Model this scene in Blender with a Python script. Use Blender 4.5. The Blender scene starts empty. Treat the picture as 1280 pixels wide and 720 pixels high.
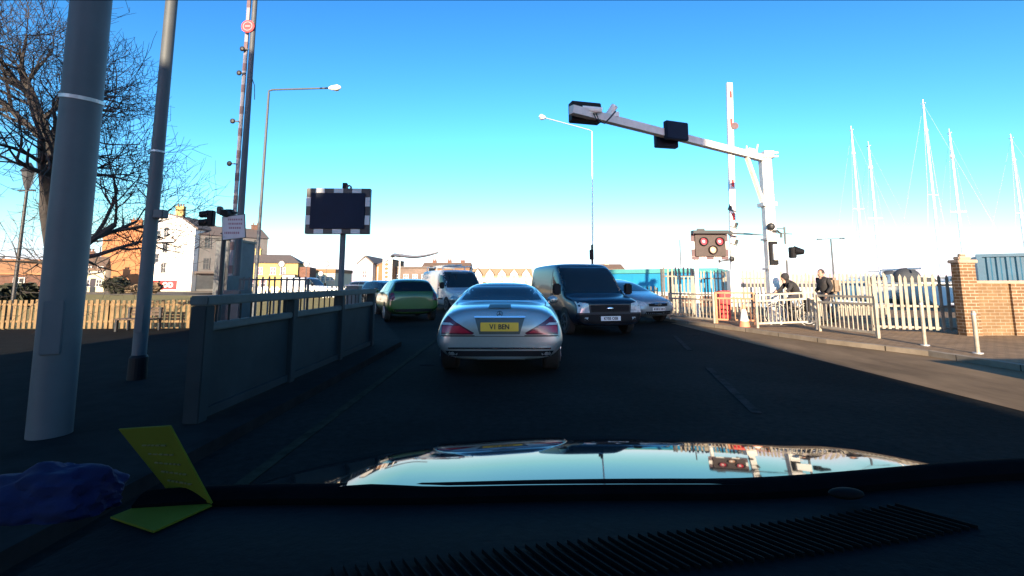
import bpy, bmesh, math, random
from mathutils import Vector, Matrix
from mathutils.bvhtree import BVHTree

rnd = random.Random(7)
S = bpy.context.scene
COL = S.collection
R = math.radians

# ------------------------------------------------------------------ camera
CAM_H, F, PITCH, HOR = 1.3, 600.0, R(7.0), 354.0
V0 = HOR - F * math.tan(PITCH)
cam_d = bpy.data.cameras.new('dashcam')
cam_d.sensor_width = 36.0
cam_d.lens = F / 1280 * 36.0
cam_d.shift_y = -(360 - V0) / 1280
cam_d.clip_start = 0.05
cam_d.clip_end = 3000
cam = bpy.data.objects.new('dashcam', cam_d)
cam.location = (0, 0, CAM_H)
cam.rotation_euler = (R(90) + PITCH, 0, 0)
COL.objects.link(cam)
S.camera = cam

# ------------------------------------------------------------------ light
SUN_EL, SUN_AZ = R(13.0), R(4.0)          # the light travels towards +Y, a little towards +X
w = bpy.data.worlds.new('World')
S.world = w
w.use_nodes = True
nt = w.node_tree
bg = nt.nodes['Background']
sky = nt.nodes.new('ShaderNodeTexSky')
sky.sky_type = 'NISHITA'
sky.sun_disc = False
sky.sun_elevation = SUN_EL
sky.sun_rotation = R(180) + SUN_AZ
sky.altitude = 0
sky.air_density = 1.3
sky.dust_density = 0.4
sky.ozone_density = 4.0
hs = nt.nodes.new('ShaderNodeHueSaturation')
hs.inputs['Saturation'].default_value = 1.1
hs.inputs['Hue'].default_value = 0.49
nt.links.new(sky.outputs[0], hs.inputs['Color'])
gm = nt.nodes.new('ShaderNodeGamma')
gm.inputs['Gamma'].default_value = 1.6
nt.links.new(hs.outputs[0], gm.inputs['Color'])
tn = nt.nodes.new('ShaderNodeMix'); tn.data_type = 'RGBA'; tn.blend_type = 'MULTIPLY'; tn.inputs[0].default_value = 1.0
tn.inputs[7].default_value = (1.0, 1.0, 1.06, 1)
sep = nt.nodes.new('ShaderNodeSeparateColor'); comb = nt.nodes.new('ShaderNodeCombineColor')
mxb = nt.nodes.new('ShaderNodeMath'); mxb.operation = 'MAXIMUM'      # the low sky is white, not yellow
nt.links.new(gm.outputs[0], sep.inputs[0])
nt.links.new(sep.outputs[0], comb.inputs[0]); nt.links.new(sep.outputs[1], comb.inputs[1])
nt.links.new(sep.outputs[1], mxb.inputs[0]); nt.links.new(sep.outputs[2], mxb.inputs[1])
nt.links.new(mxb.outputs[0], comb.inputs[2])
nt.links.new(comb.outputs[0], tn.inputs[6])
nt.links.new(tn.outputs[2], bg.inputs[0])
bg.inputs[1].default_value = 0.052
sl = bpy.data.lights.new('sun', 'SUN')
sl.energy = 5.0
sl.angle = R(0.5)
sl.color = (1.0, 0.80, 0.55)
sun = bpy.data.objects.new('sun', sl)
sun.rotation_euler = Vector((math.sin(SUN_AZ) * math.cos(SUN_EL), math.cos(SUN_AZ) * math.cos(SUN_EL),
                             -math.sin(SUN_EL))).to_track_quat('-Z', 'Y').to_euler()
sun.location = (-20, -60, 40)
COL.objects.link(sun)
S.view_settings.view_transform = 'Standard'
S.view_settings.look = 'None'
S.view_settings.gamma = 1.0
S.view_settings.use_curve_mapping = False
S.view_settings.exposure = 1.5
S.render.engine = 'CYCLES'
S.cycles.use_denoising = True
S.cycles.max_bounces = 6

# ------------------------------------------------------------------ helpers
def ray(px, py):
    u, v = (px - 640) / F, (V0 - py) / F
    c, s = math.cos(PITCH), math.sin(PITCH)
    return Vector((u, c - v * s, s + v * c))

def at(px, py, Y):
    """the point of the vertical plane y = Y seen at photo pixel (px, py)"""
    d = ray(px, py)
    return Vector((0, 0, CAM_H)) + d * (Y / d.y)

def gnd(px, py, z=0.0):
    d = ray(px, py)
    return Vector((0, 0, CAM_H)) + d * ((z - CAM_H) / d.z)

MATS = {}
def mat(name, col, rough=0.6, metal=0.0, noise=0.15, scale=6.0, bump=0.0, coat=0.0, spec=0.5, col2=None, emit=0.0, stretch=None, detail=5.0, macro=0.0, mscale=0.5):
    m = bpy.data.materials.new(name)
    m.use_nodes = True
    n, l = m.node_tree.nodes, m.node_tree.links
    b = n['Principled BSDF']
    b.inputs['Roughness'].default_value = rough
    b.inputs['Metallic'].default_value = metal
    b.inputs['Coat Weight'].default_value = coat
    b.inputs['Coat Roughness'].default_value = 0.04
    b.inputs['Specular IOR Level'].default_value = spec
    c2 = col2 or tuple(c * (1 - noise) for c in col)
    c1 = col if col2 else tuple(min(1, c * (1 + noise * 0.6)) for c in col)
    tc = n.new('ShaderNodeTexCoord')
    tex = n.new('ShaderNodeTexNoise')
    tex.inputs['Scale'].default_value = scale
    tex.inputs['Detail'].default_value = detail
    tex.inputs['Roughness'].default_value = 0.65
    src = tc.outputs['Object']
    if stretch:
        mp = n.new('ShaderNodeMapping')
        mp.inputs['Scale'].default_value = stretch
        l.new(src, mp.inputs[0]); src = mp.outputs[0]
    l.new(src, tex.inputs['Vector'])
    cr = n.new('ShaderNodeValToRGB')
    cr.color_ramp.elements[0].position = 0.3
    cr.color_ramp.elements[1].position = 0.7
    cr.color_ramp.elements[0].color = (*c2, 1)
    cr.color_ramp.elements[1].color = (*c1, 1)
    l.new(tex.outputs['Fac'], cr.inputs[0])
    if macro:
        t2 = n.new('ShaderNodeTexNoise'); t2.inputs['Scale'].default_value = mscale; t2.inputs['Detail'].default_value = 6
        l.new(src, t2.inputs['Vector'])
        c3 = n.new('ShaderNodeValToRGB')
        c3.color_ramp.elements[0].position = .38; c3.color_ramp.elements[1].position = .62
        c3.color_ramp.elements[0].color = (1 - macro,) * 3 + (1,); c3.color_ramp.elements[1].color = (1, 1, 1, 1)
        l.new(t2.outputs['Fac'], c3.inputs[0])
        mx = n.new('ShaderNodeMix'); mx.data_type = 'RGBA'; mx.blend_type = 'MULTIPLY'; mx.inputs[0].default_value = 1.0
        l.new(cr.outputs[0], mx.inputs[6]); l.new(c3.outputs[0], mx.inputs[7])
        l.new(mx.outputs[2], b.inputs['Base Color'])
    else:
        l.new(cr.outputs[0], b.inputs['Base Color'])
    if bump:
        bp = n.new('ShaderNodeBump')
        bp.inputs['Strength'].default_value = bump
        bp.inputs['Distance'].default_value = 0.02
        l.new(tex.outputs['Fac'], bp.inputs['Height'])
        l.new(bp.outputs[0], b.inputs['Normal'])
    if emit:
        b.inputs['Emission Color'].default_value = (*col, 1)
        b.inputs['Emission Strength'].default_value = emit
    MATS[name] = m
    return m

def brick_mat(name, c1, c2, mortar, bw=0.225, bh=0.075, rough=0.85, wall='xz'):
    m = mat(name, c1, rough, noise=0.3, scale=3.0, spec=.06)
    n, l = m.node_tree.nodes, m.node_tree.links
    tc = n.new('ShaderNodeTexCoord')
    sp = n.new('ShaderNodeSeparateXYZ')
    l.new(tc.outputs['Object'], sp.inputs[0])
    ad = n.new('ShaderNodeMath'); ad.operation = 'ADD'
    l.new(sp.outputs[0], ad.inputs[0]); l.new(sp.outputs[1], ad.inputs[1])
    cb = n.new('ShaderNodeCombineXYZ')
    if wall == 'xy':
        l.new(sp.outputs[0], cb.inputs[0]); l.new(sp.outputs[1], cb.inputs[1])
    else:
        l.new(ad.outputs[0], cb.inputs[0]); l.new(sp.outputs[2], cb.inputs[1])
    bt = n.new('ShaderNodeTexBrick')
    bt.inputs['Color1'].default_value = (*c1, 1)
    bt.inputs['Color2'].default_value = (*c2, 1)
    bt.inputs['Mortar'].default_value = (*mortar, 1)
    bt.inputs['Scale'].default_value = 1.0
    bt.inputs['Mortar Size'].default_value = 0.008
    bt.inputs['Brick Width'].default_value = bw
    bt.inputs['Row Height'].default_value = bh
    l.new(cb.outputs[0], bt.inputs['Vector'])
    mx = n.new('ShaderNodeMix'); mx.data_type = 'RGBA'; mx.blend_type = 'MULTIPLY'
    mx.inputs[0].default_value = 0.6
    cr = next(x for x in n if x.type == 'VALTORGB')
    cr.color_ramp.elements[0].color = (0.45, 0.42, 0.4, 1)
    cr.color_ramp.elements[1].color = (1, 1, 1, 1)
    l.new(bt.outputs['Color'], mx.inputs[6]); l.new(cr.outputs[0], mx.inputs[7])
    b = n['Principled BSDF']
    l.new(mx.outputs[2], b.inputs['Base Color'])
    bp = n.new('ShaderNodeBump'); bp.inputs['Strength'].default_value = 0.5; bp.inputs['Distance'].default_value = 0.01
    inv = n.new('ShaderNodeMath'); inv.operation = 'SUBTRACT'; inv.inputs[0].default_value = 1.0
    l.new(bt.outputs['Fac'], inv.inputs[1])
    l.new(inv.outputs[0], bp.inputs['Height'])
    l.new(bp.outputs[0], b.inputs['Normal'])
    return m

kerb_m = brick_mat('kerb_stone', (0.34, 0.28, 0.21), (0.28, 0.235, 0.185), (0.06, 0.05, 0.04), 0.9, 12.0)

class MB:
    """collects shapes into one mesh"""
    def __init__(s):
        s.bm = bmesh.new()
    def box(s, c, d, rz=0.0, bev=0.0, rx=0.0, ry=0.0):
        M = Matrix.Translation(c) @ Matrix.Rotation(rz, 4, 'Z') @ Matrix.Rotation(ry, 4, 'Y') @ Matrix.Rotation(rx, 4, 'X') @ Matrix.Diagonal((*d, 1))
        r = bmesh.ops.create_cube(s.bm, size=1.0, matrix=M)
        if bev:
            es = list({e for v in r['verts'] for e in v.link_edges})
            bmesh.ops.bevel(s.bm, geom=es, offset=bev, segments=2, affect='EDGES', clamp_overlap=True)
        return s
    def bar(s, a, b, w, h=None, up=Vector((0, 0, 1))):
        """rectangular bar between two points"""
        a, b = Vector(a), Vector(b); h = h or w
        d = (b - a); L = d.length; d.normalize()
        if abs(d.dot(up)) > 0.99: up = Vector((0, 1, 0))
        x = d.cross(up).normalized(); z = x.cross(d)
        M = Matrix((( x.x, d.x, z.x, 0), (x.y, d.y, z.y, 0), (x.z, d.z, z.z, 0), (0, 0, 0, 1)))
        M = Matrix.Translation((a + b) / 2) @ M @ Matrix.Diagonal((w, L, h, 1))
        bmesh.ops.create_cube(s.bm, size=1.0, matrix=M)
        return s
    def tube(s, pts, r, n=10, cap=True):
        pts = [Vector(p) for p in pts]
        rs = r if isinstance(r, (list, tuple)) else [r] * len(pts)
        rings = []
        for i, p in enumerate(pts):
            d = (pts[min(i + 1, len(pts) - 1)] - pts[max(i - 1, 0)]).normalized()
            up = Vector((0, 0, 1)) if abs(d.z) < 0.9 else Vector((0, 1, 0))
            x = d.cross(up).normalized(); y = x.cross(d)
            rings.append([s.bm.verts.new(p + (x * math.cos(2 * math.pi * k / n) + y * math.sin(2 * math.pi * k / n)) * rs[i]) for k in range(n)])
        for a, b in zip(rings, rings[1:]):
            for k in range(n):
                s.bm.faces.new((a[k], a[(k + 1) % n], b[(k + 1) % n], b[k]))
        if cap and n > 2:
            s.bm.faces.new(rings[0][::-1]); s.bm.faces.new(rings[-1])
        return s
    def disc(s, c, axis, r, t, n=24):
        a = Vector(axis).normalized()
        return s.tube([Vector(c) - a * t / 2, Vector(c) + a * t / 2], r, n)
    def prism(s, poly, axis, a, b):
        """polygon of 2-D points swept along an axis: 'y' uses (x,z), 'x' uses (y,z), 'z' uses (x,y)"""
        f = {'y': lambda p, t: (p[0], t, p[1]), 'x': lambda p, t: (t, p[0], p[1]), 'z': lambda p, t: (p[0], p[1], t)}[axis]
        A = [s.bm.verts.new(f(p, a)) for p in poly]; B = [s.bm.verts.new(f(p, b)) for p in poly]
        n = len(poly)
        s.bm.faces.new(A); s.bm.faces.new(B[::-1])
        for k in range(n):
            s.bm.faces.new((A[k], B[k], B[(k + 1) % n], A[(k + 1) % n]))
        return s
    def ball(s, c, r, sc=(1, 1, 1), n=12):
        M = Matrix.Translation(c) @ Matrix.Diagonal((r * sc[0], r * sc[1], r * sc[2], 1))
        bmesh.ops.create_uvsphere(s.bm, u_segments=n, v_segments=max(6, n * 2 // 3), radius=1.0, matrix=M)
        return s
    def quad(s, a, b, c, d):
        s.bm.faces.new([s.bm.verts.new(p) for p in (a, b, c, d)])
        return s
    def ring(s, c, axis, r1, r0, t, n=24):
        a = Vector(axis).normalized()
        up = Vector((0, 0, 1)) if abs(a.z) < 0.9 else Vector((0, 1, 0))
        x = a.cross(up).normalized(); y = x.cross(a); c = Vector(c)
        P = lambda rr, k, o: s.bm.verts.new(c + (x * math.cos(2 * math.pi * k / n) + y * math.sin(2 * math.pi * k / n)) * rr + a * o)
        R4 = [[P(rr, k, o) for k in range(n)] for rr, o in ((r1, -t / 2), (r1, t / 2), (r0, t / 2), (r0, -t / 2))]
        for i in range(4):
            A, B = R4[i], R4[(i + 1) % 4]
            for k in range(n):
                s.bm.faces.new((A[k], A[(k + 1) % n], B[(k + 1) % n], B[k]))
        return s
    def build(s, name, m, parent=None, smooth=False, loc=None, normals=True):
        if normals: bmesh.ops.recalc_face_normals(s.bm, faces=s.bm.faces)
        me = bpy.data.meshes.new(name)
        s.bm.to_mesh(me); s.bm.free()
        me.materials.append(m)
        if smooth:
            me.polygons.foreach_set('use_smooth', [True] * len(me.polygons))
            me.set_sharp_from_angle(angle=R(35))
        o = bpy.data.objects.new(name, me)
        COL.objects.link(o)
        if parent: o.parent = parent
        if loc: o.location = loc
        return o

def tag(o, label=None, cat=None, group=None, kind=None):
    if label: o['label'] = label
    if cat: o['category'] = cat
    if group: o['group'] = group
    if kind: o['kind'] = kind
    return o

def thing(name, label, cat, loc=(0, 0, 0), rz=0.0, group=None):
    o = bpy.data.objects.new(name, None)
    o.empty_display_size = 0.3
    COL.objects.link(o)
    o.location = loc
    o.rotation_euler = (0, 0, rz)
    return tag(o, label, cat, group)

def copy_tree(o, parent=None):
    c = o.copy(); COL.objects.link(c)
    if parent: c.parent = parent
    for ch in list(o.children):
        copy_tree(ch, c)
    return c

def text_mesh(name, body, size, m, parent, loc, rot, depth=0.003, sx=1.0):
    cu = bpy.data.curves.new(name, 'FONT')
    cu.body = body; cu.size = size; cu.extrude = depth; cu.offset = size * .028; cu.align_x = 'CENTER'; cu.align_y = 'CENTER'
    t = bpy.data.objects.new(name, cu)
    COL.objects.link(t)
    dg = bpy.context.evaluated_depsgraph_get()
    me = bpy.data.meshes.new_from_object(t.evaluated_get(dg))
    bpy.data.objects.remove(t)
    me.materials.clear(); me.materials.append(m)
    o = bpy.data.objects.new(name, me)
    COL.objects.link(o)
    o.parent = parent; o.location = loc; o.rotation_euler = rot; o.scale = (sx, 1, 1)
    return o

# ------------------------------------------------------------------ materials
asphalt = mat('asphalt', (0.023, 0.022, 0.020), 0.95, noise=0.35, scale=14, bump=0.3, detail=8, spec=0.02, macro=.35)
ground_m = mat('dirt_ground', (0.23, 0.19, 0.14), 0.95, spec=.05, noise=0.35, scale=1.5, bump=0.2)
verge_m = mat('dry_grass_ground', (0.3, 0.24, 0.10), 0.95, spec=.05, noise=0.4, scale=3, bump=0.3)
road_lit = mat('sunlit_tarmac', (0.215, 0.15, 0.092), 0.9, spec=.05, macro=.3, mscale=.8, noise=0.3, scale=2.5, bump=0.25, stretch=(1, 0.35, 1), detail=8)  # lit copy of the road tarmac, sunlight put into the colour
paving_m = brick_mat('block_paving', (0.34, 0.235, 0.145), (0.28, 0.195, 0.125), (0.16, 0.12, 0.085), 0.2, 0.1, 0.9, wall='xy')
foot_m = mat('dark_footway', (0.018, 0.018, 0.018), 0.95, noise=0.3, scale=5, bump=0.2, spec=0.02)
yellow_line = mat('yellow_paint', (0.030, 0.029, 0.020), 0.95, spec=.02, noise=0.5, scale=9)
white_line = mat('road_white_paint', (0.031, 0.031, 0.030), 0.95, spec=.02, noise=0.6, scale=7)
white = mat('white_paint', (0.78, 0.77, 0.72), 0.5, noise=0.12, scale=4)
white_fence = mat('fence_cream_paint', (0.31, 0.27, 0.21), 0.55, macro=.3, mscale=2, noise=0.3, scale=9)
rail_white = mat('guardrail_white_paint', (0.37, 0.325, 0.26), 0.5, macro=.25, mscale=3, noise=0.25, scale=6)
rust = mat('rusty_orange_paint', (0.45, 0.22, 0.12), 0.7, noise=0.35, scale=7)
grey_steel = mat('grey_steel_paint', (0.07, 0.08, 0.09), 0.6, noise=0.15, scale=2.5)
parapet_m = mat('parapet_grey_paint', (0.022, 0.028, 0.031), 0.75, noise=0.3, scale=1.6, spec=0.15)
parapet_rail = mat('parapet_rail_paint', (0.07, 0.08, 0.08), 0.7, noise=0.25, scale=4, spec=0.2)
galv = mat('galvanised_steel', (0.5, 0.52, 0.54), 0.45, metal=0.5, noise=0.2, scale=5)
dark_metal = mat('dark_metal', (0.02, 0.022, 0.025), 0.5, noise=0.3, scale=5)
black = mat('black_plastic', (0.006, 0.006, 0.008), 0.6, noise=0.3, scale=8, spec=.2)
screen = mat('dark_panel', (0.006, 0.012, 0.03), 0.6, spec=.15, noise=0.2, scale=3)
tyre = mat('tyre_rubber', (0.015, 0.015, 0.015), 0.85, noise=0.3, scale=10)
alloy = mat('alloy_rim', (0.45, 0.46, 0.48), 0.3, metal=0.8, noise=0.1)
glass_m = mat('car_glass', (0.012, 0.02, 0.024), 0.06, noise=0.2, scale=2, spec=0.6)
glass_green = mat('tinted_rear_glass', (0.006, 0.008, 0.011), 0.12, noise=0.2, scale=2, spec=0.5)
win_m = mat('window_glass', (0.06, 0.065, 0.07), 0.15, noise=0.3, scale=1)
silver = mat('silver_paint', (0.36, 0.41, 0.41), 0.32, metal=0.65, noise=0.05, scale=20, coat=0.8)
silver2 = mat('pale_silver_paint', (0.27, 0.32, 0.345), 0.35, metal=0.5, noise=0.05, scale=20, coat=0.7)
blue_paint = mat('dark_blue_paint', (0.005, 0.015, 0.028), 0.3, noise=0.1, scale=10, coat=0.25, spec=.35)
green_paint = mat('green_car_paint', (0.026, 0.085, 0.013), 0.35, noise=0.08, scale=10, coat=0.6)
van_white = mat('van_white_paint', (0.4, 0.42, 0.45), 0.35, noise=0.06, scale=5, coat=0.5)
dark_car = mat('dark_car_paint', (0.02, 0.025, 0.03), 0.3, noise=0.1, coat=0.6)
chrome = mat('chrome', (0.75, 0.77, 0.78), 0.15, metal=1.0, noise=0.03)
tail_red = mat('tail_lamp_red', (0.42, 0.012, 0.035), 0.18, noise=0.2, scale=14, coat=0.5)
tail_dark = mat('tail_lamp_dark_red', (0.10, 0.01, 0.025), 0.18, noise=0.2, scale=14, coat=0.5)
head_lamp = mat('head_lamp_glass', (0.45, 0.5, 0.52), 0.12, noise=0.4, scale=16, coat=0.8)
plate_y = mat('plate_yellow', (0.78, 0.44, 0.03), 0.5, noise=0.08)
plate_w = mat('plate_white', (0.75, 0.76, 0.76), 0.5, noise=0.08)
plate_txt = mat('plate_black', (0.02, 0.018, 0.015), 0.6)
red_paint = mat('red_paint', (0.62, 0.025, 0.03), 0.5, noise=0.15, scale=4)
orange = mat('cone_orange', (0.75, 0.14, 0.03), 0.6, noise=0.15)
lamp_red = mat('signal_lens_red', (0.5, 0.03, 0.05), 0.25, noise=0.2, scale=20, coat=0.5)
lamp_amber = mat('signal_lens_amber', (0.5, 0.3, 0.2), 0.25, noise=0.2, scale=20, coat=0.5)
sign_board = mat('signal_backboard', (0.05, 0.033, 0.03), 0.6, noise=0.25, scale=6)
sign_white = mat('sign_face_white', (0.62, 0.58, 0.60), 0.5, noise=0.1, scale=4)
sign_ink = mat('sign_ink_red', (0.38, 0.2, 0.24), 0.6, noise=0.3, scale=20)
turq = mat('turquoise_cladding', (0.0, 0.19, 0.38), 0.5, noise=0.12, scale=0.6)
turq_pale = mat('pale_turquoise_fascia', (0.05, 0.26, 0.26), 0.5, noise=0.1, scale=0.8)
cont_blue = mat('container_blue', (0.016, 0.08, 0.14), 0.5, noise=0.2, scale=1.5)
brick_y = brick_mat('buff_brick', (0.225, 0.145, 0.08), (0.19, 0.12, 0.065), (0.3, 0.24, 0.17))
brick_pier = brick_mat('pier_brick', (0.215, 0.13, 0.072), (0.17, 0.10, 0.055), (0.4, 0.32, 0.24))
brick_d = brick_mat('red_brick', (0.2, 0.08, 0.05), (0.16, 0.07, 0.045), (0.2, 0.18, 0.16))
stone = mat('cap_stone', (0.36, 0.27, 0.2), 0.85, noise=0.25, scale=6, bump=0.3)
render_white = mat('white_render', (0.8, 0.78, 0.72), 0.85, noise=0.1, scale=0.5)
render_grey_and_shade = mat('grey_and_shade_render', (0.13, 0.13, 0.13), 0.85, noise=0.2, scale=0.7)  # holds the white building wing's shade; plain grey on the street building
render_orange = mat('orange_brick_gable', (0.36, 0.15, 0.06), 0.85, noise=0.2, scale=0.6)
render_cream = mat('cream_render', (0.6, 0.52, 0.36), 0.85, noise=0.12, scale=0.5)
render_yellow = mat('yellow_brick', (0.42, 0.31, 0.12), 0.85, noise=0.2, scale=0.7)
render_brown = mat('brown_brick', (0.25, 0.13, 0.06), 0.85, noise=0.2, scale=0.7)
render_pale = mat('pale_grey_render', (0.5, 0.5, 0.48), 0.85, noise=0.12, scale=0.5)
slate = mat('slate_roof', (0.12, 0.10, 0.09), 0.8, noise=0.3, scale=3, stretch=(1, 1, 4))
tile_roof = mat('brown_tile_roof', (0.17, 0.11, 0.075), 0.85, noise=0.3, scale=3, stretch=(1, 1, 4))
tile_warm = mat('warm_tile_roof', (0.4, 0.28, 0.17), 0.85, noise=0.3, scale=3, stretch=(1, 1, 4))
bark = mat('dark_bark', (0.045, 0.04, 0.038), 0.95, noise=0.4, scale=9, bump=0.5)
leaf_dark = mat('dark_leaves', (0.03, 0.035, 0.02), 0.8, noise=0.5, scale=4)
leaf_brown = mat('brown_hedge_leaves', (0.17, 0.12, 0.07), 0.85, noise=0.4, scale=4)
wood_dark = mat('dark_bench_wood', (0.07, 0.045, 0.03), 0.7, noise=0.3, scale=6)
skin_m = mat('skin', (0.45, 0.26, 0.19), 0.6)
coat_m = mat('dark_coat', (0.022, 0.02, 0.022), 0.85, noise=0.3, scale=8)
trouser_m = mat('dark_trousers', (0.03, 0.03, 0.04), 0.9, noise=0.3, scale=8)
pack_m = mat('brown_backpack', (0.2, 0.15, 0.11), 0.85, noise=0.3, scale=8)
hair_m = mat('dark_hair', (0.03, 0.022, 0.018), 0.7)
hull_m = mat('white_hull', (0.8, 0.79, 0.76), 0.3, noise=0.06, scale=1)
hood_m = mat('dark_spray_hood', (0.03, 0.035, 0.045), 0.8, noise=0.2)
mast_m = mat('mast_aluminium', (0.7, 0.71, 0.72), 0.4, metal=0.3, noise=0.1, scale=2)
water_m = mat('harbour_water', (0.03, 0.06, 0.07), 0.08, noise=0.3, scale=0.7, bump=0.4)
dash_m = mat('dashboard_plastic', (0.005, 0.006, 0.007), 0.85, noise=0.35, scale=60, bump=0.15, spec=0.08)
bonnet_m = mat('bonnet_paint', (0.008, 0.012, 0.014), 0.035, noise=0.15, scale=3, coat=0.0, spec=.19)
scuttle_m = mat('matt_black_trim', (0.004, 0.004, 0.005), 0.95, noise=0.3, scale=20, spec=0.02)
slat_m = mat('vent_slat_plastic', (0.005, 0.0055, 0.006), 0.85, noise=0.2, scale=20, spec=0.1)
paper_y = mat('yellow_paper', (0.12, 0.118, 0.010), 0.9, spec=.1, noise=0.1, scale=12)
cloth_b = mat('blue_cloth', (0.003, 0.007, 0.05), 0.95, noise=0.35, scale=9, bump=0.4)
# ------------------------------------------------------------------ the setting
def sheet(name, poly, z, m, kind='structure'):
    b = MB()
    b.bm.faces.new([b.bm.verts.new((p[0], p[1], z)) for p in poly])
    o = b.build(name, m)
    for f in o.data.polygons:
        if f.normal.z < 0: f.flip()
    return tag(o, kind=kind)

def slab(name, poly, z0, z1, m):
    return tag(MB().prism(poly, 'z', z0, z1).build(name, m), kind='structure')

sheet('ground', [(-900, -60), (900, -60), (900, 1400), (-900, 1400)], 0, ground_m)
sheet('road', [(-2.3, -50), (9.0, -50), (9.0, 3), (8.4, 8), (7.2, 13), (6.2, 17), (5.4, 22), (4.2, 30), (-2, 48), (-14, 62), (-40, 72),
               (-40, 58), (-20, 48), (-9, 34), (-5.8, 24), (-4.2, 16), (-2.3, 10.2)], 0.004, asphalt)
# strip of road along the kerb, its sunlight put into a lighter colour
sheet('sunlit_road_strip', [(5.2, -2), (7.7, -2), (7.62, 7.1), (7.5, 8.8), (6.85, 10.6), (6.35, 13), (5.5, 16.1), (5.2, 16)], 0.008, road_lit)
KERB = [(7.9, -40), (7.7, 3), (7.62, 7.1), (7.5, 8.8), (6.85, 10.6), (6.35, 13), (5.5, 16.2), (5.0, 20.5)]
slab('pavement', KERB + [(9, 22), (16, 22), (40, 22), (40, -40)], -0.3, 0.09, paving_m)
kb = MB()
for a, b in zip(KERB, KERB[1:]):
    kb.bar((a[0], a[1], 0.0), (b[0], b[1], 0.0), 0.14, 0.2)
tag(kb.build('kerb', kerb_m), kind='structure')
slab('footway', [(-2.3, -30), (-2.3, 10.2), (-4.2, 16), (-5.7, 23.5), (-7, 20), (-8, 13.2), (-16, 12.6), (-16, -30)], -0.3, 0.1, foot_m)
sheet('park_verge', [(-60, 12.7), (-8.1, 13.25), (-7.05, 20.1), (-9, 33), (-14, 44), (-60, 60)], 0.006, verge_m)
for x in (-1.75,):
    b = MB(); b.box((x, -8, 0.010), (0.09, 44, 0.004))
    tag(b.build('yellow_road_line', yellow_line), kind='structure')
b = MB()
for y in (-6, 0.5, 5.0, 9.5):
    b.bar((1.35 + y * 0.22, y, 0.010), (1.35 + (y + 2.6) * 0.22, y + 2.6, 0.010), 0.1, 0.004)
b.box((-1.35, 7.9, 0.010), (0.22, 0.12, 0.004))
b.box((4.6, 12.2, 0.010), (0.5, 0.1, 0.004))
tag(b.build('road_dashes', white_line), kind='structure')
sheet('harbour_water', [(9, 27), (140, 27), (140, 160), (22, 160)], 0.012, water_m)

# ------------------------------------------------------------------ parapet on the left of the carriageway
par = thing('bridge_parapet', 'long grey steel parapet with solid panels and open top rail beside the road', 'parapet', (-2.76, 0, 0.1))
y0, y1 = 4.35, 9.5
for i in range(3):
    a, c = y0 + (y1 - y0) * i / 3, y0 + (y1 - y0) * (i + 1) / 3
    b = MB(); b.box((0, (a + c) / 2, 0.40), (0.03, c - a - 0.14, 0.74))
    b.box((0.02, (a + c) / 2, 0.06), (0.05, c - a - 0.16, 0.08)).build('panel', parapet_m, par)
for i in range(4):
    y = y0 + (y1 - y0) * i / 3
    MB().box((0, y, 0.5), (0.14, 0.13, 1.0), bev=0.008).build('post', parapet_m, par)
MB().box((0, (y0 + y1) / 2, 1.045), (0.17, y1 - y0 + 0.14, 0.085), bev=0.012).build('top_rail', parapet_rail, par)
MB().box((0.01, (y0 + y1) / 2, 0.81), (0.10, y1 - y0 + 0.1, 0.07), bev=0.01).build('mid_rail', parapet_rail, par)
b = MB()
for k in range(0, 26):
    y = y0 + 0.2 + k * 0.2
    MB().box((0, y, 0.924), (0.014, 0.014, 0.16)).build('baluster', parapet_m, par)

# ------------------------------------------------------------------ fences
def pale_fence(name, label, pts, h, m, z0=0.0, pitch=0.13, pw=0.065, group=None, rails=(0.25, 0.8), postgap=2.6, point=True, pd=0.022):
    t = thing(name, label, 'fence', (pts[0][0], pts[0][1], z0), 0, group)
    o = Vector((pts[0][0], pts[0][1], 0))
    pal, ral = MB(), MB()
    for a, c in zip(pts, pts[1:]):
        a, c = Vector((*a, 0)) - o, Vector((*c, 0)) - o
        d = c - a; L = d.length; u = d.normalized(); ang = math.atan2(u.y, u.x)
        n = max(1, int(L / pitch))
        for k in range(n):
            p = a + u * ((k + 0.5) * L / n + rnd.uniform(-.008, .008))
            hh = h * (1 + rnd.uniform(-0.018, 0.018)); tl_ = rnd.uniform(-.012, .012)
            if point:
                q = [(-pw / 2, 0.06), (pw / 2, 0.06), (pw / 2, hh - 0.07), (0, hh), (-pw / 2, hh - 0.07)]
            else:
                q = [(-pw / 2, 0.06), (pw / 2, 0.06), (pw / 2, hh), (-pw / 2, hh)]
            A = [pal.bm.verts.new(p + u * (x + tl_ * z) + Vector((u.y, -u.x, 0)) * pd * 0.5 + Vector((0, 0, z))) for x, z in q]
            B = [pal.bm.verts.new(v.co - Vector((u.y, -u.x, 0)) * pd) for v in A]
            pal.bm.faces.new(A); pal.bm.faces.new(B[::-1])
            for i in range(len(A)):
                pal.bm.faces.new((A[i], B[i], B[(i + 1) % len(A)], A[(i + 1) % len(A)]))
        back = Vector((-u.y, u.x, 0)) * 0.035
        for rz in rails:
            b = MB(); b.bar(a + back + Vector((0, 0, h * rz)), c + back + Vector((0, 0, h * rz)), 0.04, 0.05)
            b.build('rail', m, t)
        np_ = max(1, int(round(L / postgap)))
        for k in range(np_ + 1):
            p = a + u * L * k / np_ + back * 2.2
            MB().box((p.x, p.y, h * 0.48), (0.07, 0.07, h * 0.96), rz=ang).build('post', m, t)
    pal.build('pales', m, t)
    return t

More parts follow.
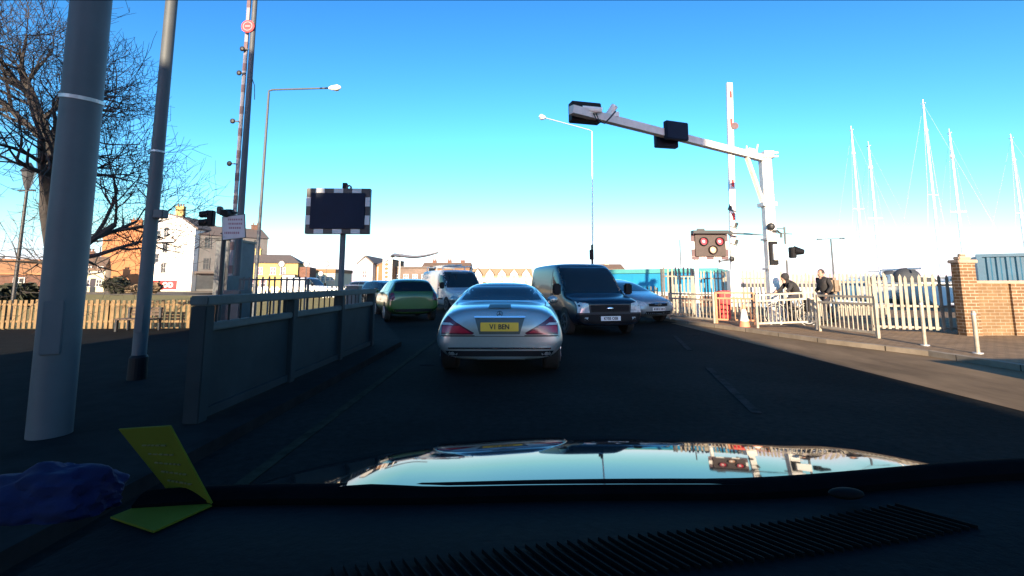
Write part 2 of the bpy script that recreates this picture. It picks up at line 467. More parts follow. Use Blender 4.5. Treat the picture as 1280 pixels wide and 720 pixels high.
FG = 'tall white palisade fences'
PZ = 0.09
pale_fence('palisade_fence', 'tall cream palisade fence between the wig-wag sign and the gantry post', [(6.6, 20.3), (10.6, 19.0)], 1.75, white_fence, PZ, group=FG)
pale_fence('palisade_fence', 'tall cream palisade fence running behind the cyclist and pedestrian', [(9.4, 17.3), (12.75, 16.5)], 1.56, white_fence, PZ, group=FG)
pale_fence('palisade_gate', 'tall cream palisade gate beside the brick pier', [(9.3, 12.55), (10.9, 11.85)], 1.42, white_fence, PZ, group=FG, rails=(0.08, 0.45, 0.82))
pale_fence('palisade_fence', 'narrow tall white palisade panel in front of the turquoise shed', [(5.9, 19.0), (7.1, 18.9)], 1.85, white_fence, PZ, group=FG, pitch=0.15)
pale_fence('low_fence', 'low pale railing below the turquoise shed behind the silver car', [(3.5, 24.0), (6.4, 21.5)], 1.15, white_fence, 0.0, pitch=0.16, point=False)
pale_fence('park_fence', 'low weathered timber fence across the sunny park behind the bench', [(-17, 13.5), (-8.2, 13.4)], 0.84, mat('weathered_pale_wood', (0.19, 0.125, 0.06), 0.85, noise=0.35, scale=5), 0.0, pitch=0.15, pw=0.085, point=False, rails=(0.3, 0.85))
pale_fence('dark_railing', 'dark shaded railing beside the barrier machine', [(-8.1, 14.4), (-6.4, 15.2)], 1.5, grey_steel, 0.0, pitch=0.16, pw=0.05, point=False, rails=(0.1, 0.94))
pale_fence('white_picket_fence', 'long low white fence far off before the yellow house', [(-24, 41), (-9.5, 45)], 1.0, white, 0.0, pitch=0.35, pw=0.2, point=False)

def guard_rail(name, label, a, c, h, m, lift=0.0, n=14, group='pedestrian guard rails along the kerb', z0=PZ):
    a, c = Vector((*a, 0)), Vector((*c, 0))
    t = thing(name, label, 'guard rail', (a.x, a.y, z0), 0, group)
    d = c - a; L = d.length; u = d.normalized()
    Z = lambda z, k=0: Vector((0, 0, z + lift * k))
    for k, p in ((0, Vector((0, 0, 0))), (1, d)):
        MB().bar(p, p + Z(h + 0.02, k), 0.06, 0.06, up=Vector((0, 1, 0))).build('post', m, t)
    fr = MB()
    for z in (h, h * 0.82, 0.12):
        b = MB().bar(Z(z), d + Z(z, 1), 0.045, 0.05).build('rail', m, t)
    for k in range(1, n):
        p = d * k / n
        fr.bar(p + Z(0.13, k / n), p + Z(h * 0.82, k / n), 0.022, 0.022, up=Vector((0, 1, 0)))
    for k in (1, 2, 3):
        p = d * k / 4
        fr.bar(p + Z(h * 0.82, k / 4), p + Z(h, k / 4), 0.022, 0.022, up=Vector((0, 1, 0)))
    fr.build('bars', m, t)
    return t

def gp(px, py, z=PZ):
    g = gnd(px, py, z); return (g.x, g.y)
guard_rail('guard_rail', 'leftmost white guard rail panel in front of the wig-wag sign', gp(838, 399), gp(893, 404), 0.86, rail_white, n=13)
guard_rail('guard_rail', 'guard rail panel with rust-orange lower paint behind the traffic cone', gp(896, 404), gp(944, 406), 0.92, rust, n=10)
guard_rail('guard_rail', 'slightly tilted white guard rail panel in front of the cyclist', gp(947, 410), gp(1021, 412), 0.88, rail_white, lift=0.09, n=15)
guard_rail('guard_rail', 'white guard rail panel in front of the walking pedestrian', gp(1025, 414), gp(1098, 423), 0.90, rail_white, n=13)

# ------------------------------------------------------------------ brick pier and wall
p1 = gnd(1229, 420, PZ); pw = .37; p0 = Vector((p1.x - pw, p1.y, PZ))
pier = thing('gate_pier', 'square brick gate pier with stepped stone cap', 'pier', ((p0.x + p1.x) / 2, p0.y + pw * .3, PZ))
MB().box((0, 0, 0.84), (pw, pw * .6, 1.68)).build('shaft', brick_pier, pier)
b = MB(); b.box((0, 0, 1.72), (pw + 0.09, pw * .6 + 0.09, 0.08), bev=0.015); b.box((0, 0, 1.80), (pw * 0.8, pw * 0.5, 0.08), bev=0.02)
b.box((0, 0, 1.87), (pw * 0.5, pw * 0.35, 0.07), bev=0.03)
b.build('cap', stone, pier)
wl = thing('brick_wall', 'low buff brick wall with coping beside the gate pier', 'wall', (p1.x, p0.y + 0.12, PZ))
MB().box((6.0, 0.12, 0.6), (12 - 0.01, 0.24, 1.2)).build('brickwork', brick_y, wl)
MB().box((6.0, 0.12, 1.235), (12 - 0.01, 0.31, 0.07), bev=0.01).build('coping', stone, wl)
b = MB()
for x in (1.05, 4.1, 7.2): b.box((x, -0.03, 0.6), (0.4, 0.06, 1.198))
b.build('pilaster', brick_pier, wl)

# blue corrugated container
ct = thing('shipping_container', 'blue corrugated steel container standing behind the low brick wall', 'container', (18.5, 19, 0), R(-36))
b = MB()
n = 44
for k in range(n):
    x = k * 12.0 / n
    b.prism([(x, 0), (x + 0.05, 0.05), (x + 0.14, 0.05), (x + 0.19, 0), (x + 12.0 / n, 0), (x + 12.0 / n, 0.12), (x, 0.12)], 'z', 0.15, 2.32)
b.build('side_panel', cont_blue, ct)
b = MB(); b.box((6, 0.03, 2.38), (12.06, 0.16, 0.12)); b.box((6, 0.03, 0.1), (12.06, 0.16, 0.14))
b.build('frame_rail', cont_blue, ct)
for x in (-0.03, 12.03): MB().box((x, 0.03, 1.24), (0.16, 0.17, 2.4)).build('corner_post', cont_blue, ct)
MB().box((6, 1.35, 1.24), (11.98, 2.4, 2.3)).build('body', cont_blue, ct)

# ------------------------------------------------------------------ houses
def bld(name, label, cat, loc, rz=0):
    return thing(name, label, cat, loc, rz)

def window(parent, x, z, wd, ht, m_frame, y=0.0, bars=(1, 1)):
    f = MB()
    t = 0.09 if wd > 0.8 else 0.06
    f.box((x - wd / 2, y - 0.03, z), (t, 0.1, ht)); f.box((x + wd / 2, y - 0.03, z), (t, 0.1, ht))
    f.box((x, y - 0.031, z + ht / 2), (wd + t, 0.1, t)); f.box((x, y - 0.05, z - ht / 2), (wd + 0.25, 0.16, t))
    for k in range(bars[0]): f.box((x - wd / 2 + wd * (k + 1) / (bars[0] + 1), y - 0.022, z), (0.05, 0.06, ht - t))
    for k in range(bars[1]): f.box((x, y - 0.025, z - ht / 2 + ht * (k + 1) / (bars[1] + 1)), (wd - t, 0.06, 0.05))
    fo = f.build('window', m_frame, parent)
    MB().box((x, y - 0.006, z), (wd - t, 0.03, ht - t)).build('pane', win_m, fo)

def gable_roof(parent, wd, dp, h, rise, m, over=0.25, along='x'):
    if along == 'x':   # ridge parallel to the front
        q = [(-over, h - over * rise / (dp / 2)), (dp / 2, h + rise), (dp + over, h - over * rise / (dp / 2)), (dp + over, h + 0.1), (dp / 2, h + rise + 0.18), (-over, h + 0.1)]
        return MB().prism(q, 'x', -wd / 2 - over * 0.4, wd / 2 + over * 0.4).build('roof', m, parent)
    q = [(-wd / 2 - over, h - over * rise / (wd / 2)), (0, h + rise), (wd / 2 + over, h - over * rise / (wd / 2)), (wd / 2 + over, h + 0.15), (0, h + rise + 0.2), (-wd / 2 - over, h + 0.15)]
    return MB().prism(q, 'y', -over, dp + over).build('roof', m, parent)

def chimney(roof, x, y, z, h, m, w=0.9, pots=2):
    c = MB(); c.box((x, y, z + h / 2), (w, 0.6, h)); c.box((x, y, z + h), (w + 0.16, 0.76, 0.15))
    co = c.build('chimney', m, roof)
    p = MB()
    for k in range(pots): p.tube([(x - w / 2 + w * (k + 0.5) / pots, y, z + h), (x - w / 2 + w * (k + 0.5) / pots, y, z + h + 0.5)], 0.13, 8)
    p.build('chimney_pot', tile_roof, roof)

YB = 80.0
def sx(px, Y): return (px - 640) / F * Y
def zy(py, Y): return CAM_H + (HOR - py) / F * Y

# tall white gable-ended building with red shop fascia
Y = 80; wd = sx(242, Y) - sx(178, Y)
g = bld('white_building', 'tall white gable-ended building with red shop fascia and buff chimney', 'building', (sx(210, Y), Y, 0), R(0))
H = zy(286, Y); RIDGE = zy(268, Y)
body = [(-wd / 2, 0), (wd / 2, 0), (wd / 2, H), (wd * 0.2, RIDGE - 0.6), (-wd * 0.08, RIDGE), (-wd * 0.32, RIDGE - 0.5), (-wd / 2, H - 0.2)]
MB().prism(body, 'y', 0, 8).build('wall', render_white, g)
rf = MB().prism([(wd / 2 + 0.2, H - 0.1), (wd / 2 + 0.25, H + 0.15), (wd * 0.2, RIDGE - 0.3), (-wd * 0.08, RIDGE + 0.25), (-wd / 2 - 0.2, H + 0.1), (-wd / 2 - 0.15, H - 0.15), (-wd * 0.08, RIDGE + 0.02), (wd * 0.2, RIDGE - 0.58)], 'y', 0.25, 8.1).build('roof', slate, g)
chimney(rf, sx(216, Y) - sx(210, Y), 1.0, zy(280, Y), zy(257, Y) - zy(280, Y), render_yellow, w=1.35, pots=3)
for px, pys, ww, hh in ((183, (290,), .9, 1.3), (194.5, (294, 323), 1.3, 1.5), (206, (290, 310, 335), .8, 1.6), (181.5, (312, 337), .8, 1.8)):
    for py in pys:
        window(g, sx(px, Y) - sx(210, Y), zy(py, Y), ww, hh, render_pale)
fz = zy(356, Y); fx = sx(207, Y) - sx(210, Y)
MB().box((fx, -0.12, fz), (4.6, 0.22, 1.45)).build('shop_fascia', red_paint, g)
b = MB()
b.prism([(fx - 1.5, fz), (fx - 0.5, fz + 0.5), (fx - 0.6, fz + 0.15), (fx - 0.15, fz + 0.15), (fx - 0.15, fz - 0.15), (fx - 0.6, fz - 0.15), (fx - 0.5, fz - 0.5)], 'y', -0.26, -0.23)
b.ring((fx + 0.55, -0.245, fz), (0, 1, 0), 0.45, 0.2, 0.03); b.ring((fx + 1.4, -0.245, fz), (0, 1, 0), 0.45, 0.2, 0.03)
b.build('fascia_symbol', white, g)
# its street wing turned towards the road, shade put into the grey colour
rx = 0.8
g2 = bld('shaded_wing', 'three storey wing beside the white gable, its shade put into the grey wall', 'building', (sx(240, Y) , Y + 0.8, 0), R(47))
L2 = 11.5
MB().box((L2 / 2, 4, H / 2 - 0.4), (L2, 7.9, H - 0.8)).build('wall', render_grey_and_shade, g2)
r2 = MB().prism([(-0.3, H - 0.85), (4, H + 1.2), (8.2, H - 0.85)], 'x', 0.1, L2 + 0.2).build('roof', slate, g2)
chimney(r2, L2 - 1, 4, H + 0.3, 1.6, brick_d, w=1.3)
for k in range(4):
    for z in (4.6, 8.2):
        window(g2, 1.7 + k * 2.6, z, 0.9, 1.9, render_grey_and_shade)
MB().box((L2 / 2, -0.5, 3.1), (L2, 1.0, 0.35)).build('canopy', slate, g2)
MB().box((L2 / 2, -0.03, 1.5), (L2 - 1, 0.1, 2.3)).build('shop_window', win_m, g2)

# orange gable
Y = 84; wd = sx(181, Y) - sx(132, Y)
g = bld('orange_gable_building', 'orange brick gable end left of the white building', 'building', ((sx(132, Y) + sx(181, Y)) / 2, Y, 0), R(18))
H = zy(292, Y)
MB().prism([(-wd / 2, 0), (wd / 2, 0), (wd / 2, H + 1.0), (wd * 0.05, H + 1.6), (-wd * 0.1, H + 0.5), (-wd * 0.4, H), (-wd / 2, H - 1)], 'y', 0, 12).build('wall', render_orange, g)
r_ = MB().prism([(-wd / 2 - .2, H - 1), (-wd * 0.4, H + 0.05), (-wd * 0.1, H + 0.55), (wd * .05, H + 1.65), (wd / 2, H + 1.05), (wd / 2, H + 1.3), (wd * .05, H + 1.9), (-wd * .12, H + .85), (-wd * .42, H + .3), (-wd / 2 - .2, H - .7)], 'y', 0.2, 12).build('roof', tile_roof, g)
chimney(r_, wd * 0.14, 1.0, H + 1.0, 1.5, render_orange, w=1.7, pots=3)

# two small terraced houses
Y = 72
def small_house(px0, px1, top, m, label, ridge):
    th = R(34)
    wd = (sx(px1, Y) - sx(px0, Y)) * math.cos(th)
    xm_ = (sx(px0, Y) + sx(px1, Y)) / 2
    g = bld('terraced_house', label, 'house', (xm_, Y, 0), th)
    h = zy(top, Y)
    MB().box((0, 3.5, h / 2), (wd - 0.01, 7, h)).build('wall', m, g)
    rf = gable_roof(g, wd - 0.25, 7, h, ridge, tile_roof)
    for sgn in (-0.26, 0.26):
        for z in (1.3, 3.3): window(g, wd * sgn, z, 0.6, 1.0, white)
    MB().box((0, -0.05, 1.0), (0.55, 0.12, 2.0)).build('door', dark_car, g)
    chimney(rf, -wd * 0.38, 3.5, h + ridge - 0.3, 1.2, brick_d, w=0.8)
small_house(85, 107, 338, render_pale, 'pale grey two storey terraced house with brown roof', 1.7)
small_house(107, 133, 337, render_cream, 'cream two storey terraced house with brown roof', 1.9)
# warm roofed building at the far left
Y = 62
g = bld('warm_roofed_house', 'low house with warm brown roof at the far left edge of the view', 'house', (sx(-8, Y), Y, 0), R(40))
MB().box((0, 4, zy(342, Y) / 2), (9.5, 8, zy(342, Y))).build('wall', brick_d, g)
gable_roof(g, 9.5, 8, zy(342, Y), 1.9, mat('orange_tile_roof', (0.4, 0.2, 0.09), 0.85, noise=0.25, scale=2))
for x in (-2.6, 0, 2.6): window(g, x, 1.4, 1.0, 1.2, white)

# yellow brick house with hipped roof
Y = 80; wd = sx(371, Y) - sx(308, Y)
g = bld('yellow_house', 'yellow brick two storey house with grey hipped roof and bay', 'house', ((sx(308, Y) + sx(371, Y)) / 2, Y, 0), R(14))
H = zy(329, Y)
MB().box((0, 4, H / 2), (wd, 8, H)).build('wall', render_yellow, g)
rf = MB()
e = 0.35; a = wd / 2
V = [rf.bm.verts.new(p) for p in ((-a - e, -e, H), (a + e, -e, H), (a + e, 8 + e, H), (-a - e, 8 + e, H), (-a + 0.6, 4, H + 1.6), (a - 2.0, 4, H + 1.6))]
for f in ((0, 1, 5, 4), (1, 2, 5), (2, 3, 4, 5), (3, 0, 4), (3, 2, 1, 0)): rf.bm.faces.new([V[i] for i in f])
rf = rf.build('roof', slate, g)
chimney(rf, -a + 1.2, 4, H + 1.2, 1.3, render_yellow)
for x in (-3.2, -1.6, 0.4, 1.9): window(g, x, 3.3, 0.75, 1.2, white)
for x in (-2.6, -1.0): window(g, x, 1.3, 0.9, 1.4, white)
b = MB(); b.box((a - 1.2, -0.5, 1.3), (1.8, 1.0, 2.6)); b.build('porch', render_white, g)
MB().box((a - 1.2, -0.55, 2.68), (2.0, 1.15, 0.16)).build('porch_roof', slate, g)
b = MB(); b.box((a + 0.9, 4, H / 2 - 0.3), (1.8, 7.0, H - 0.6)); b.build('side_wing', brick_d, g)

# pale flat-roofed building
Y = 95; wd = sx(420, Y) - sx(384, Y)
g = bld('cream_hall', 'low cream building with brown eaves band and a row of small windows', 'building', ((sx(420, Y) + sx(384, Y)) / 2, Y, 0))
H = zy(341, Y)
MB().box((0, 5, H / 2), (wd, 10, H)).build('wall', render_cream, g)
MB().box((0, 4.9, H + 0.35), (wd + 0.3, 10.4, 0.7)).build('roof', render_brown, g)
for k in range(6): window(g, -wd / 2 + wd * (k + .5) / 6, 2.2, 0.5, 0.8, white)

# house behind the signs (brown roof left)
Y = 85
g = bld('brown_roofed_house', 'distant house with brown roof behind the barrier machine', 'house', (sx(290, Y), Y, 0))
MB().box((0, 3, zy(336, Y) / 2), (5.2, 6, zy(336, Y))).build('wall', render_pale, g)
gable_roof(g, 5.2, 6, zy(336, Y), 1.5, tile_roof)
window(g, -1, 3, 0.8, 1.1, white); window(g, 1, 3, 0.8, 1.1, white)

# pale house with brown side and white ladder-like frame
Y = 70
g = bld('pale_house', 'tall pale house with pitched roof behind the green car', 'house', (sx(457, Y), Y, 0))
h = zy(330, Y)
MB().prism([(-1.1, 0), (1.1, 0), (1.1, h), (0, zy(322, Y)), (-1.1, h)], 'y', 0, 9).build('wall', render_pale, g)
gable_roof(g, 2.2, 9, h, zy(321, Y) - h, slate, 0.1, 'y')
window(g, 0, 2.6, 0.6, 1.0, white)
g = bld('brown_house', 'brown brick building with white downpipe next to the pale house', 'building', (sx(474, Y), Y + 1.5, 0))
h = zy(333, Y)
MB().prism([(-1.15, 0), (1.3, 0), (1.3, zy(324, Y)), (-1.15, h)], 'y', 0, 9).build('wall', render_brown, g)
MB().prism([(-1.25, h), (1.4, zy(324, Y)), (1.4, zy(323, Y)), (-1.25, h + .12)], 'y', -0.1, 9.1).build('roof', slate, g)
MB().tube([(-0.5, -0.08, 0), (-0.5, -0.08, h)], 0.06, 8).build('downpipe', white, g)

# white tower frame + sail canopy
Y = 60
tw = thing('lattice_tower', 'slim white lattice tower beside the sail canopy', 'tower', (sx(484, Y), Y, 0))
ht = zy(321, Y)
b = MB()
for x in (-0.35, 0.35):
    for y in (-0.35, 0.35): b.bar((x, y, 0), (x, y, ht), 0.09, 0.09)
b.build('upright', white, tw)
b = MB()
for k in range(9):
    z = ht * (k + 0.5) / 9
    b.bar((-0.35, -0.35, z - 0.15), (0.35, -0.35, z + 0.15), 0.07); b.bar((-0.35, 0.35, z + 0.15), (0.35, 0.35, z - 0.15), 0.07)
b.build('brace', white, tw)
sc_ = thing('sail_canopy', 'grey curved sail canopy on white posts in the distance', 'canopy', (sx(520, Y), Y, 0))
for px, py in ((490, 319), (500, 316)):
    x = sx(px, Y) - sx(520, Y)
    MB().tube([(x, 0, 0), (x, 0, zy(py, Y))], 0.09, 8).build('post', white, sc_)
b = MB()
N = 16; top = []
for k in range(N + 1):
    t = k / N
    px = 490 + 58 * t
    py = 319 - 3.5 * math.sin(min(1, t * 4) * math.pi / 2) + 5 * math.sin(t * math.pi) * (t > 0.1) - 0.2 * t
    wv = 1.1 * (1 - 0.85 * t)
    x, z = sx(px, Y) - sx(520, Y), zy(py, Y)
    top.append([b.bm.verts.new((x, -wv, z - 0.22 * (1 - t * .7))), b.bm.verts.new((x, 0, z + 0.1)), b.bm.verts.new((x, wv, z - 0.22 * (1 - t * .7))), b.bm.verts.new((x, 0, z - 0.35 * (1 - t * .5)))])
for A, B in zip(top, top[1:]):
    for i in range(4): b.bm.faces.new((A[i], B[i], B[(i + 1) % 4], A[(i + 1) % 4]))
b.bm.faces.new(top[0][::-1]); b.bm.faces.new(top[-1])
b.build('sail', mat('grey_sail', (0.2, 0.2, 0.22), 0.7), sc_, smooth=True)
Y = 75
g = bld('dark_warehouse', 'low dark brown warehouse behind the sail canopy', 'building', (sx(514, Y), Y, 0))
MB().box((0, 3, zy(335, Y) / 2), (sx(536, Y) - sx(491, Y), 6, zy(335, Y))).build('wall', mat('dark_brown_wall', (0.16, 0.12, 0.1), 0.85, noise=0.3, scale=0.8), g)
MB().box((0, 2.9, zy(335, Y) + .1), (sx(536, Y) - sx(491, Y) + .3, 6.3, 0.25)).build('roof', slate, g)
for k in range(4): window(g, -2.1 + k * 1.4, 2.2, 0.7, 0.9, white)

# gabled terrace far ahead
Y = 115; x0, x1 = sx(575, Y), sx(665, Y)
g = bld('gabled_terrace', 'distant cream terrace with a row of pointed gables above the silver car', 'building', ((x0 + x1) / 2, Y, 0))
h = zy(346, Y); wd = x1 - x0
MB().box((0, 4, h / 2), (wd, 8, h)).build('wall', render_cream, g)
rf = gable_roof(g, wd, 8, h, zy(336, Y) - h, tile_warm)
for k in range(6):
    x = -wd / 2 + wd * (k + 0.5) / 6
    gb = MB().prism([(x - 0.95, h - 1), (x + 0.95, h - 1), (x + 0.95, h + 0.5), (x, h + 1.75), (x - 0.95, h + 0.5)], 'y', -0.5, 2.5).build('gable', render_white, g)
    MB().prism([(x - 1.15, h + .4), (x, h + 1.85), (x + 1.15, h + .4), (x + 1.15, h + .6), (x, h + 2.1), (x - 1.15, h + .6)], 'y', -0.7, 2.6).build('gable_roof', tile_roof, g)
    window(g, x, h - 0.1, 0.7, 0.8, white, y=-0.5)
    window(g, x, 1.6, 0.9, 1.2, white)
Y = 105
g = bld('brown_roofed_block', 'distant block with long brown roof and chimneys above the white van', 'building', (sx(557, Y), Y, 0))
wd = sx(590, Y) - sx(530, Y); h = zy(336, Y)
MB().box((0, 4, h / 2), (wd, 8, h)).build('wall', render_brown, g)
rf = gable_roof(g, wd, 8, h, 1.3, tile_roof)
for x in (-3, 0.4, 3.4): chimney(rf, x, 4, h + 1, 0.9, brick_d)
for k in range(5): window(g, -4 + k * 2, 3.2, 0.8, 1.1, white)
Y = 110
g = bld('hall_with_lantern', 'distant hall with brown roof and small roof turret behind the dark blue van', 'building', (sx(762, Y), Y, 0))
wd = sx(778, Y) - sx(742, Y); h = zy(337, Y)
MB().box((0, 4, h / 2), (wd, 8, h)).build('wall', render_brown, g)
rf = gable_roof(g, wd, 8, h, 1.2, tile_roof)
chimney(rf, 0, 4, h + 1.0, 0.8, render_cream, w=1.0, pots=1)
for k in range(3): window(g, -2 + k * 2, 3, 0.8, 1.0, white)

# turquoise shed
sh = thing('turquoise_shed', 'long turquoise clad quayside shed with pale roof fascia', 'shed', (0, 0, 0))
A, B = Vector((sx(744, 34), 34, 0)), Vector((sx(893, 30), 30, 0))
u = (B - A).normalized(); nn = Vector((u.y, -u.x, 0)); Lz = (B - A).length
sh.location = A; sh.rotation_euler = (0, 0, math.atan2(u.y, u.x))
ztop = 2.0
MB().box((Lz / 2, 3, 0.55 + ztop / 2 - 0.275), (Lz, 6, ztop - 0.55)).build('wall', turq, sh)
MB().box((Lz / 2, 2.98, ztop + 0.1), (Lz + 0.2, 6.2, 0.28)).build('roof_fascia', turq_pale, sh)
MB().box((Lz / 2, 2.98, 0.62), (Lz + 0.06, 6.1, 0.22)).build('base_band', white, sh)
MB().box((Lz / 2, 3, 0.26), (Lz - 0.1, 5.9, 0.5)).build('plinth', brick_d, sh)
for k in range(1, 9): MB().box((Lz * k / 9, -0.012, 1.25), (0.05, 0.03, 1.0)).build('seam', turq, sh)

# buildings behind the camera whose long shadow covers the carriageway
def shade_block(label, x0, x1, y, h, m):
    g = bld('street_building', label, 'building', ((x0 + x1) / 2, y, 0))
    wd = x1 - x0
    MB().box((0, -5, h / 2), (wd - 0.02, 10, h)).build('wall', m, g)
    MB().box((0, -5, h + 0.15), (wd - 0.01, 10.3, 0.3)).build('roof', slate, g)
    for k in range(int(wd / 2.4)):
        for z in [2.0 + 3.1 * j for j in range(int(h / 3.1))]:
            f = MB().box((-wd / 2 + 1.5 + k * 2.4, 0.03, z), (1.1, 0.1, 1.6)).build('window', white, g)
            MB().box((-wd / 2 + 1.5 + k * 2.4, 0.07, z), (0.96, 0.06, 1.46)).build('pane', win_m, f)
YS = -14.0
shade_block('tall red brick street building behind the viewpoint', -6.0, 3.0, YS, 16.0, brick_d)
shade_block('lower cream block added behind the viewpoint left to let sun past', -7.6, -6.0, YS, 8.6, render_cream)  # unseen, roof kept low so sun slips over it onto the white van
shade_block('grey street building behind the viewpoint far left', -10.2, -7.6, YS, 14.5, render_grey_and_shade)
# ------------------------------------------------------------------ vehicles
def loft_body(name, st, m, parent, sub=2):
    """st: stations along y, each (y, [(x, z) half section from bottom centre to top centre]); mirrored, closed and smoothed"""
    bm = bmesh.new(); rings = []
    for y, sec in st:
        full = list(sec) + [(-x, z) for x, z in reversed(sec[1:-1])]
        rings.append([bm.verts.new((x, y, z)) for x, z in full])
    for a, b in zip(rings, rings[1:]):
        n = len(a)
        for k in range(n): bm.faces.new((a[k], a[(k + 1) % n], b[(k + 1) % n], b[k]))
    for rg, rev in ((rings[0], True), (rings[-1], False)):
        h = len(rg) // 2
        # cap as strips between the two halves
        L = rg[:h + 1]; Rr = [rg[0]] + rg[h:][::-1]
        for i in range(h):
            q = [L[i], L[i + 1], Rr[i + 1], Rr[i]]
            q = list(dict.fromkeys(q))
            if len(q) > 2: bm.faces.new(q)
    bmesh.ops.recalc_face_normals(bm, faces=bm.faces)
    me = bpy.data.meshes.new(name); bm.to_mesh(me); bm.free()
    o = bpy.data.objects.new(name, me); COL.objects.link(o)
    md = o.modifiers.new('s', 'SUBSURF'); md.levels = md.render_levels = sub
    dg = bpy.context.evaluated_depsgraph_get()
    me2 = bpy.data.meshes.new_from_object(o.evaluated_get(dg))
    o.modifiers.clear(); o.data = me2
    me2.materials.clear(); me2.materials.append(m)
    me2.polygons.foreach_set('use_smooth', [True] * len(me2.polygons))
    o.parent = parent
    bm = bmesh.new(); bm.from_mesh(me2); bvh = BVHTree.FromBMesh(bm); bm.free()
    return o, bvh

AX = {'rear': (lambda p: (Vector((p[0], -9, p[1])), Vector((0, 1, 0)))),
      'front': (lambda p: (Vector((p[0], 9, p[1])), Vector((0, -1, 0)))),
      'left': (lambda p: (Vector((-9, p[0], p[1])), Vector((1, 0, 0)))),
      'right': (lambda p: (Vector((9, p[0], p[1])), Vector((-1, 0, 0)))),
      'top': (lambda p: (Vector((p[0], p[1], 9)), Vector((0, 0, -1))))}

def patch(bvh, name, pts, side, m, parent, off=0.006, res=0.07, thick=0.02, smooth=True):
    """a panel that follows the body: a 2-D outline projected on it, set proud of it, with a returned edge"""
    fn = AX[side]
    bm = bmesh.new()
    dense = []
    n = len(pts)
    for i in range(n):
        a, b = Vector(pts[i]), Vector(pts[(i + 1) % n])
        k = max(1, int((b - a).length / res))
        dense += [a.lerp(b, j / k) for j in range(k)]
    vs = [bm.verts.new((p.x, p.y, 0)) for p in dense]
    bm.faces.new(vs)
    bmesh.ops.triangulate(bm, faces=bm.faces)
    for _ in range(4):
        long = [e for e in bm.edges if e.calc_length() > res * 1.5]
        if not long: break
        bmesh.ops.subdivide_edges(bm, edges=long, cuts=1, use_grid_fill=False)
        bmesh.ops.triangulate(bm, faces=bm.faces)
    dirs = {}
    for v in bm.verts:
        o, d = fn((v.co.x, v.co.y))
        hit, nor, _, _ = bvh.ray_cast(o, d)
        if hit is None:
            # the outline runs past the body: take its nearest point at that spot
            hit, nor, _, _ = bvh.find_nearest(o + d * 8.2)
        if nor.dot(d) > 0: nor = -nor
        v.co = hit + (nor * 0.6 - d * 0.4) * off
        dirs[v] = d
    be = [e for e in bm.edges if len(e.link_faces) == 1]
    rim = {}
    for e in be:
        for v in e.verts:
            if v not in rim: rim[v] = bm.verts.new(v.co + dirs[v] * thick)
    for e in be:
        a, b = e.verts
        bm.faces.new((a, b, rim[b], rim[a]))
    bmesh.ops.recalc_face_normals(bm, faces=bm.faces)
    me = bpy.data.meshes.new(name); bm.to_mesh(me); bm.free()
    me.materials.append(m)
    if smooth:
        me.polygons.foreach_set('use_smooth', [True] * len(me.polygons)); me.set_sharp_from_angle(angle=R(40))
    o = bpy.data.objects.new(name, me); COL.objects.link(o); o.parent = parent
    return o

def mir(p): return [(-x, z) for x, z in p]

def wheels(t, bvh, ys, x, r, wdt, rim_m=alloy, arch=True):
    for y in ys:
        for s in (-1, 1):
            wv = MB()
            c = Vector((s * (x - wdt / 2), y, r))
            # rounded tyre
            wv.tube([c + Vector((s * d, 0, 0)) for d in (-wdt / 2, -wdt / 2 + 0.03, wdt / 2 - 0.03, wdt / 2)], [r * 0.93, r, r, r * 0.93], 28)
            wo = wv.build('wheel', tyre, t, smooth=True)
            rm = MB(); rm.ring(c + Vector((s * (wdt / 2 + 0.004), 0, 0)), (1, 0, 0), r * 0.68, r * 0.56, 0.03)
            rm.disc(c + Vector((s * (wdt / 2 + 0.006), 0, 0)), (1, 0, 0), r * 0.17, 0.03)
            for k in range(5):
                a = 2 * math.pi * k / 5
                rm.bar(c + Vector((s * (wdt / 2 + 0.005), math.cos(a) * r * .1, math.sin(a) * r * .1)), c + Vector((s * (wdt / 2 + 0.005), math.cos(a) * r * .6, math.sin(a) * r * .6)), 0.02, r * 0.16, up=Vector((1, 0, 0)))
            rm.build('rim', rim_m, wo)
            if arch:
                q = [(y + math.cos(a) * r * 1.17, r + math.sin(a) * r * 1.17) for a in [math.pi * k / 12 for k in range(13)]]
                q += [(y - r * 1.12, r * 0.72), (y + r * 1.12, r * 0.72)]
                patch(bvh, 'wheel_arch', q, 'right' if s > 0 else 'left', black, t, off=0.003, thick=0.03)

def mirror(t, x, y, z, m, sgn, glass=False):
    o = MB().ball((x + sgn * 0.10, y, z), 0.1, (1.0, 0.55, 0.72)).build('wing_mirror', m, t, smooth=True)
    MB().bar((x - sgn * 0.03, y, z - 0.05), (x + sgn * 0.08, y, z - 0.03), 0.05, 0.04).build('mirror_arm', m, o)
    return o

def plate(t, loc, m, txt, facing_rear=True, wdt=0.52, ht=0.11, tilt=0.0, size=0.092):
    p = MB().box((0, 0, 0), (wdt, 0.012, ht), bev=0.004).build('number_plate', m, t)
    p.location = loc
    p.rotation_euler = (tilt, 0, 0 if facing_rear else math.pi)
    if txt: text_mesh('plate_text', txt, size, plate_txt, p, (0, -0.0095, -0.002), (R(90), 0, 0), 0.0015, 0.92)
    return p

